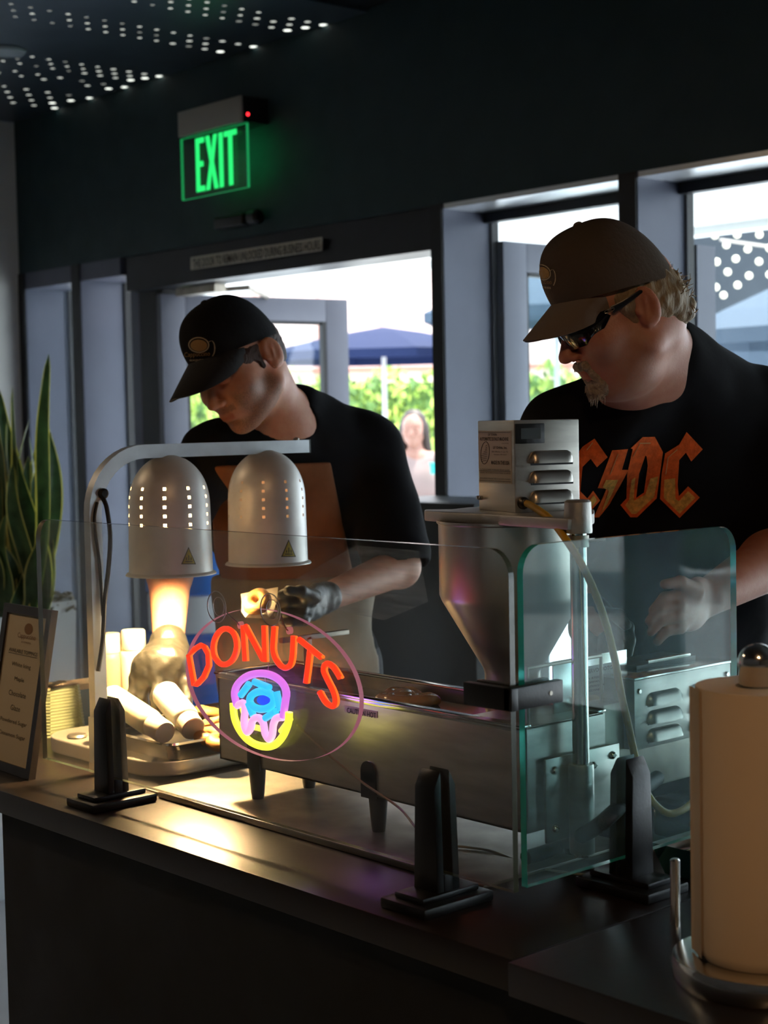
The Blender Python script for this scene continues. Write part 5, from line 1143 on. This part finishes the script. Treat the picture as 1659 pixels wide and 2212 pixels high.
B2.c(SL2, EL2, .062, .052, .03); B2.c(EL2, EL2*.6+WL2*.4, .053, .05, .02); B2.c(EL2*.6+WL2*.4, WL2, .05, .031, .02)
hkn = [od(1478, 1284, 2.52), od(1468, 1308, 2.51), od(1464, 1333, 2.51), od(1470, 1356, 2.52)]
htp = [(od(1436, 1290, 2.5), od(1410, 1318, 2.49)), (od(1426, 1314, 2.49), od(1402, 1342, 2.48)), (od(1428, 1340, 2.49), od(1406, 1366, 2.48)), (od(1438, 1364, 2.5), od(1420, 1386, 2.49))]
hand_sdf(B2, WL2, WL2, hkn, htp, (od(1505, 1275, 2.53), od(1470, 1258, 2.5), od(1436, 1262, 2.48)), r=.0088, palm_r=(.044, .03, .018))
for q in (-1, 1):
    a = hi2+HR*.09*q-UZ*.05; kn_ = np.array([a[0], a[1], .5])+HB*.01; an = np.array([a[0], a[1], .08]); B2.c(a, kn_, .09, .06, .04); B2.c(kn_, an, .06, .042, .03); B2.e(an+HB*.06-UZ*.04, (.135, .048, .04), np.stack([HB, HR, UZ]), .02)
lo2, hi2b = bounds([oh.c, SR2, SL2, ER2, WR2, EL2, WL2, hi2, (hi2[0], hi2[1], .04)], .26); hi2b[2] = oh.c[2]+.17
net_obj('body', B2, lo2, hi2b, .0034, SK2, om, 1, attrs={'stubble': lambda V: face_attrs(oh, .5)['stubble'](V), 'lips': face_attrs(oh)['lips']})
T2 = S(); torso2(T2, .012); s_r = SR2*.15+ER2*.85; s_l = SL2*.25+EL2*.75
T2.c(SR2, s_r, .078, .085, .04); T2.c(SL2, s_l, .08, .088, .04); T2.noise(.005, 30)
T2.c(oh.w(-.04, 0, -.035), nb2+HR*.008+UZ*.02, .066, .066, .006, 's'); T2.e(nb2+HB*.06-HR*.03-UZ*.002, (.07, .05, .042), np.stack([HR, HB, UZ]), .008, 's')
a2 = (EL2-SL2)/np.linalg.norm(EL2-SL2); T2.c(s_l+a2*.10, EL2+a2*.3, .095, .1, .004, 's')
T2.h(hi2-UZ*.05, -UZ)
tsh = net_obj('t_shirt', T2, lo2, hi2b, .005, TSH, om, 2)
P2 = S(); P2.e(hi2, (.195, .15, .15), np.stack([B2x, B2y, UZ]), .03)
for q in (-1, 1): a = hi2+HR*.09*q-UZ*.05; P2.c(a, np.array([a[0], a[1], .09]), .1, .07, .04)
P2.h(hi2+UZ*.0, UZ); net_obj('trousers', P2, lo2, hi2b, .011, PANTS, om, 1)
TAU = mat('taupe_cap_cloth', (.19, .15, .115), .85, bump=.25, bscale=140, var=.08)
cp2 = cap_build(oh, om, TAU, TAU, zf=.050, zb=.020, hgt=.128, shear=.021, visL=.068, visdrop=.034, rf=.108, rb=.096, rs=.086)
bv = obvh(cp2)
def f_old(x, y): u = x/34; return (1173+x*.82+(-.0)*y, 588+y*1.0+x*.12)
caplogo(cp2, bv, None, f_old)
# hair at the nape, wavy grey blond
HG = mat('grey_blond_hair', (.36, .27, .16), .55, bump=1, bscale=120, aniso=(1, 1, .35), var=.45, vscale=60)
Hh = S(); Hh.e(oh.w(-.015, 0, .012), (.093, .085, .066), oh.R, .01); Hh.e(oh.w(-.06, 0, -.012), (.048, .075, .045), oh.R, .02)
Hh.e(oh.w(-.085, .02, -.035), (.022, .035, .022), oh.R, .02);
Hh.noise(.0035, 150); Hh.e(oh.w(.085, 0, -.03), (.075, .14, .085), oh.R, .01, 's'); Hh.e(oh.w(-.016, .098, -.004), (.025, .022, .040), oh.R, .006, 's'); Hh.e(oh.w(-.02, 0, -.09), (.06, .1, .045), oh.R, .01, 's')
hr = net_obj('hair', Hh, oh.c-.17, oh.c+.17, .003, HG, om, 1)
b = MB()
for i in range(150):
    y = rng.uniform(-.05, .075); z = rng.uniform(-.05, .035); x = -.07-.03*math.sqrt(max(0, 1-(y/.085)**2))+rng.uniform(-.006, .012); p0 = (x, y, z); l_ = rng.uniform(.008, .022); dx, dz = rng.uniform(-.9, .1), rng.uniform(-.9, .6)
    P = [oh.w(p0[0]+dx*l_*t, p0[1]+.3*l_*t*math.sin(4*t+i), p0[2]+dz*l_*t+.3*l_*t*t) for t in (0, .33, .66, 1)]
    b.tube(P, [.0012, .001, .0008, .0003], 5)
b.obj('hair_strands', HG, hr, kind='stuff')
# goatee
GB_ = mat('grey_beard', (.42, .34, .26), .8, bump=1, bscale=300, var=.4, vscale=90)
Gt = S(); Gt.e(oh.w(.074, 0, -.100), (.028, .036, .022), oh.R, .01); Gt.c(oh.w(.098, -.02, -.055), oh.w(.098, .02, -.055), .0065, .0065, .006); 
for q in (-1, 1): Gt.c(oh.w(.096, q*.022, -.056), oh.w(.084, q*.027, -.092), .0065, .008, .008)
Gt.noise(.0022, 330); net_obj('goatee', Gt, oh.w(.08, 0, -.08)-.07, oh.w(.08, 0, -.08)+.07, .002, GB_, om, 0)
b = MB()
for i in range(130):
    a = rng.uniform(-1.3, 1.3); p0 = (.078+.025*math.cos(a), .027*math.sin(a), -.100+rng.uniform(-.018, .012)); l_ = rng.uniform(.004, .009)
    b.tube([oh.w(*p0), oh.w(p0[0]+l_*.5, p0[1]*1.1, p0[2]-l_)], [.0007, .0002], 4)
for i in range(60):
    y = rng.uniform(-.022, .022); b.tube([oh.w(.103, y, -.053), oh.w(.106, y*1.25, -.062)], [.0007, .0002], 4)
b.obj('beard_strands', GB_, om, kind='stuff')
# wraparound sunglasses
sg = None; LENS = mat('black_glossy_lens', (.006, .006, .010), .07, coat=1); b = MB(); P = []
for i in range(41):
    v = (i/40-.5)*2; a = v*1.28; nose_ = math.exp(-(v/.12)**2); end = max(0, (abs(v)-.62)/.38)
    zt_ = .021-.004*abs(v); zb_ = -.024+.017*nose_*1.3+.030*end**1.6
    x, y = .006+.104*math.cos(a)**.8 if abs(a) < 1.56 else .006, .079*math.sin(a)
    P.append([oh.w(x+.004*math.sin(PI*t_), y*(1+.02*math.sin(PI*t_)), zb_+(zt_-zb_)*t_) for t_ in [j/8 for j in range(9)]])
b.grid(P); bmesh.ops.solidify(b.bm, geom=b.bm.faces[:], thickness=.002)
sg = link('sunglasses', b.mesh('sunglasses', LENS), om)
b = MB()
for q in (-1, 1): b = MB(); b.tube([oh.w(.04, q*.077, .013), oh.w(.02, q*.0835, .016), oh.w(-.01, q*.087, .022), oh.w(-.03, q*.085, .012)], [.0075, .0055, .004, .003], 8, flat=.45); b.obj('temple_arm', BLKP, sg)
pass
b = MB(); b.tube([oh.w(.045+.008*math.cos(2*PI*k/20), .0795-.003*math.cos(2*PI*k/20), .014+.0025*math.sin(2*PI*k/20)) for k in range(20)], .0007, 5, closed=True); b.obj('temple_badge', CHROME, sg)
# gloved right hand reaching down behind the machine
G3 = S(); w3 = WR2; kn = [od(1280, 1362, 2.5), od(1305, 1366, 2.49), od(1331, 1363, 2.49), od(1354, 1355, 2.5)]
tp = [(od(1276, 1395, 2.48), od(1276, 1420, 2.48)), (od(1304, 1400, 2.47), od(1301, 1430, 2.47)), (od(1334, 1396, 2.47), od(1330, 1424, 2.47)), (od(1360, 1384, 2.48), od(1357, 1410, 2.48))]
hand_sdf(G3, w3, w3, kn, tp, (od(1300, 1330, 2.52), od(1335, 1330, 2.48), od(1352, 1350, 2.46)), r=.0095, palm_r=(.042, .03, .02)); G3.c(w3, w3-UZ*.02, .036, .036, .01); G3.noise(.001, 160)
lo, hi = bounds(kn+[w3, tp[0][1], tp[3][1]], .06); net_obj('glove', G3, lo, hi, .0028, GLV, om, 1)
# band print on the shirt
bv = obvh(tsh); fcx = lambda x, y: (1180+x/3.457, 860+y/3.457)
PO = mat('orange_print', (.95, .15, .012), .8, var=.3, vscale=60, bump=.3, bscale=200); PYl = mat('worn_yellow_print', (.9, .48, .09), .8, var=.4, vscale=120, bump=.3, bscale=200)
Lp = {
 'a': [[(-150, 860), (-20, 345), (60, 300), (150, 380), (165, 860), (75, 880), (70, 700), (-15, 700), (-55, 870)], [(25, 460), (65, 480), (68, 610), (-2, 610)]],
 'c1': [[(270, 360), (360, 300), (455, 437), (375, 512), (330, 450), (270, 510), (250, 690), (300, 745), (345, 685), (395, 760), (300, 870), (200, 800), (170, 640), (180, 480)]],
 'bolt': [[(490, 385), (605, 375), (560, 530), (610, 530), (470, 790), (385, 890), (345, 890), (445, 670), (380, 665)]],
 'd': [[(715, 285), (805, 285), (868, 400), (825, 745), (680, 888), (630, 888), (555, 795), (600, 745), (600, 560), (640, 375), (625, 370)], [(735, 425), (690, 560), (672, 742), (730, 700), (755, 500), (745, 430)]],
 'c2': [[(1045, 250), (1165, 380), (1080, 470), (1040, 405), (990, 460), (980, 640), (990, 730), (1058, 655), (1145, 740), (995, 893), (850, 750), (860, 560), (885, 410), (990, 345)]]}
for k, pl_ in Lp.items():
    t, v = poly_tris([pl_[0]]+[h[::-1] for h in pl_[1:]]); drape('shirt_print', t, [fcx(*p) for p in v], bv, PO, tsh, .0022, 6)
# yellow lower fill, inset
Lf = {
 'bolt': [[(440, 600), (530, 600), (450, 780), (400, 850), (460, 680), (415, 655)]],
 'd': [[(632, 600), (660, 580), (655, 760), (740, 715), (775, 590), (835, 575), (805, 735), (672, 862), (640, 862), (590, 795), (620, 755)]],
 'c2': [[(880, 600), (960, 590), (965, 745), (990, 765), (1058, 690), (1112, 740), (995, 860), (878, 742)]],
 'a': [[(-150, 860), (-20, 345), (60, 300), (150, 380), (165, 860), (75, 880), (70, 700), (-15, 700), (-55, 870)], [(25, 460), (65, 480), (68, 610), (-2, 610)]],
 'c1': [[(300, 775), (345, 715), (368, 758), (310, 835)]]}
for k, pl_ in Lf.items():
    t, v = poly_tris([pl_[0]]); drape('shirt_print_fill', t, [fcx(*p) for p in v], bv, PYl, tsh, .0034, 6)
for a, c_ in (((690, 335), (640, 430)), ((770, 330), (690, 330)), ((975, 380), (905, 440)), ((905, 440), (890, 560)), ((345, 330), (300, 385)), ((530, 410), (470, 560))):
    b = MB(); ps = []
    for t in (0, .5, 1):
        x, y = fcx(a[0]+(c_[0]-a[0])*t, a[1]+(c_[1]-a[1])*t); h = bv.ray_cast(Vector(CAM), Vector(ray(x, y)))
        if h[0] is not None: ps.append(h[0]+(h[1] if h[1].dot(Vector(ray(x, y))) < 0 else -h[1])*.0032)
    if len(ps) > 1: b.tube(ps, .0007, 5); b.obj('print_highlight', mat('pale_print_line', (.7, .45, .2), .8), tsh)

# ---------------------------------------------------------------- woman across the patio
wf = oz(893, 1382, 0); ft = wf.copy(); dw = 11.0
wh = Head(od(893, 925, dw), 80, 5, 1.0); wm = thing('person', 'long haired woman in light clothes standing out on the patio', 'person', wf)
WS = skin_mat('woman_skin', (.3, .16, .12)); WB_ = S(); wh.prims(WB_)
c = wf; sh = od(900, 985, dw); 
WB_.c(wh.w(-.02, 0, -.05), sh, .05, .055, .02); WB_.c(sh-HR*.15-UZ*.02, sh+HR*.15-UZ*.02, .05, .05, .05); WB_.e(sh-UZ*.2, (.17, .11, .2), np.stack([HR, HB, UZ]), .05); WB_.e(sh-UZ*.45, (.17, .12, .18), np.stack([HR, HB, UZ]), .05)
for q in (-1, 1):
    WB_.c(sh+HR*.17*q-UZ*.03, sh+HR*.21*q-UZ*.3+HB*.04, .045, .038, .02); WB_.c(sh+HR*.21*q-UZ*.3+HB*.04, sh+HR*.05*q-UZ*.36+HB*.18, .037, .025, .02)
    hp_ = sh+HR*.08*q-UZ*.55; kk_ = np.array([hp_[0], hp_[1], .48]); aa = np.array([hp_[0], hp_[1], .08]); WB_.c(hp_, kk_, .085, .055, .04); WB_.c(kk_, aa, .052, .035, .03)
    WB_.e(aa+HB*.06-UZ*.04, (.12, .04, .035), np.stack([HB, HR, UZ]), .02)
    hw_ = sh+HR*.03*q-UZ*.36+HB*.2
    for n_ in range(4): WB_.c(hw_+UZ*(.02-.014*n_), hw_-HR*.06*q+HB*.02+UZ*(.02-.014*n_), .009, .007, .004)
    WB_.c(hw_+UZ*.02, hw_+UZ*.05+HB*.01, .01, .008, .006)
lo, hi = bounds([wh.c, wf, sh], .34); lo[2] = -.01
net_obj('body', WB_, lo, hi, .009, WS, wm, 1)
Wt = S(); Wt.c(sh-HR*.14-UZ*.03, sh+HR*.14-UZ*.03, .058, .058, .05); Wt.e(sh-UZ*.2, (.185, .125, .2), np.stack([HR, HB, UZ]), .05); Wt.e(sh-UZ*.45, (.185, .135, .18), np.stack([HR, HB, UZ]), .05)
for q in (-1, 1): Wt.c(sh+HR*.17*q-UZ*.03, sh+HR*.2*q-UZ*.2+HB*.02, .055, .05, .02)
Wt.e(sh+UZ*.045, (.08, .09, .05), np.stack([HR, HB, UZ]), .01, 's'); net_obj('blouse', Wt, lo, hi, .012, mat('pale_rose_cloth', (.24, .18, .17), .85), wm, 1)
Wp = S()
for q in (-1, 1): hp_ = sh+HR*.08*q-UZ*.55; Wp.c(hp_, np.array([hp_[0], hp_[1], .1]), .1, .055, .04)
net_obj('trousers', Wp, lo, hi, .012, mat('black_trousers', (.01, .01, .012), .8), wm, 1)
Wh = S(); Wh.e(wh.w(-.03, 0, .03), (.095, .09, .1), wh.R, .02); Wh.c(wh.w(-.02, .075, 0), wh.w(-.01, .1, -.25), .03, .035, .03); Wh.c(wh.w(-.02, -.075, 0), wh.w(-.01, -.1, -.28), .03, .035, .03); Wh.c(wh.w(-.07, 0, 0), wh.w(-.06, 0, -.25), .06, .06, .04)
Wh.e(wh.w(.075, 0, -.03), (.05, .058, .1), wh.R, .02, 's'); net_obj('hair', Wh, lo, hi, .009, mat('dark_brown_hair', (.03, .018, .014), .6), wm, 1)
b = MB(); p = sh+HR*.12-UZ*.12+HB*.18; b.lathe([(.03, 0), (.036, .07), (.05, .075)], p, 20); b.obj('cup', mat('teal_cup', (.02, .45, .45), .5), label='small teal cup in front of the woman on the patio', cat='cup')
bpy.context.view_layer.update()
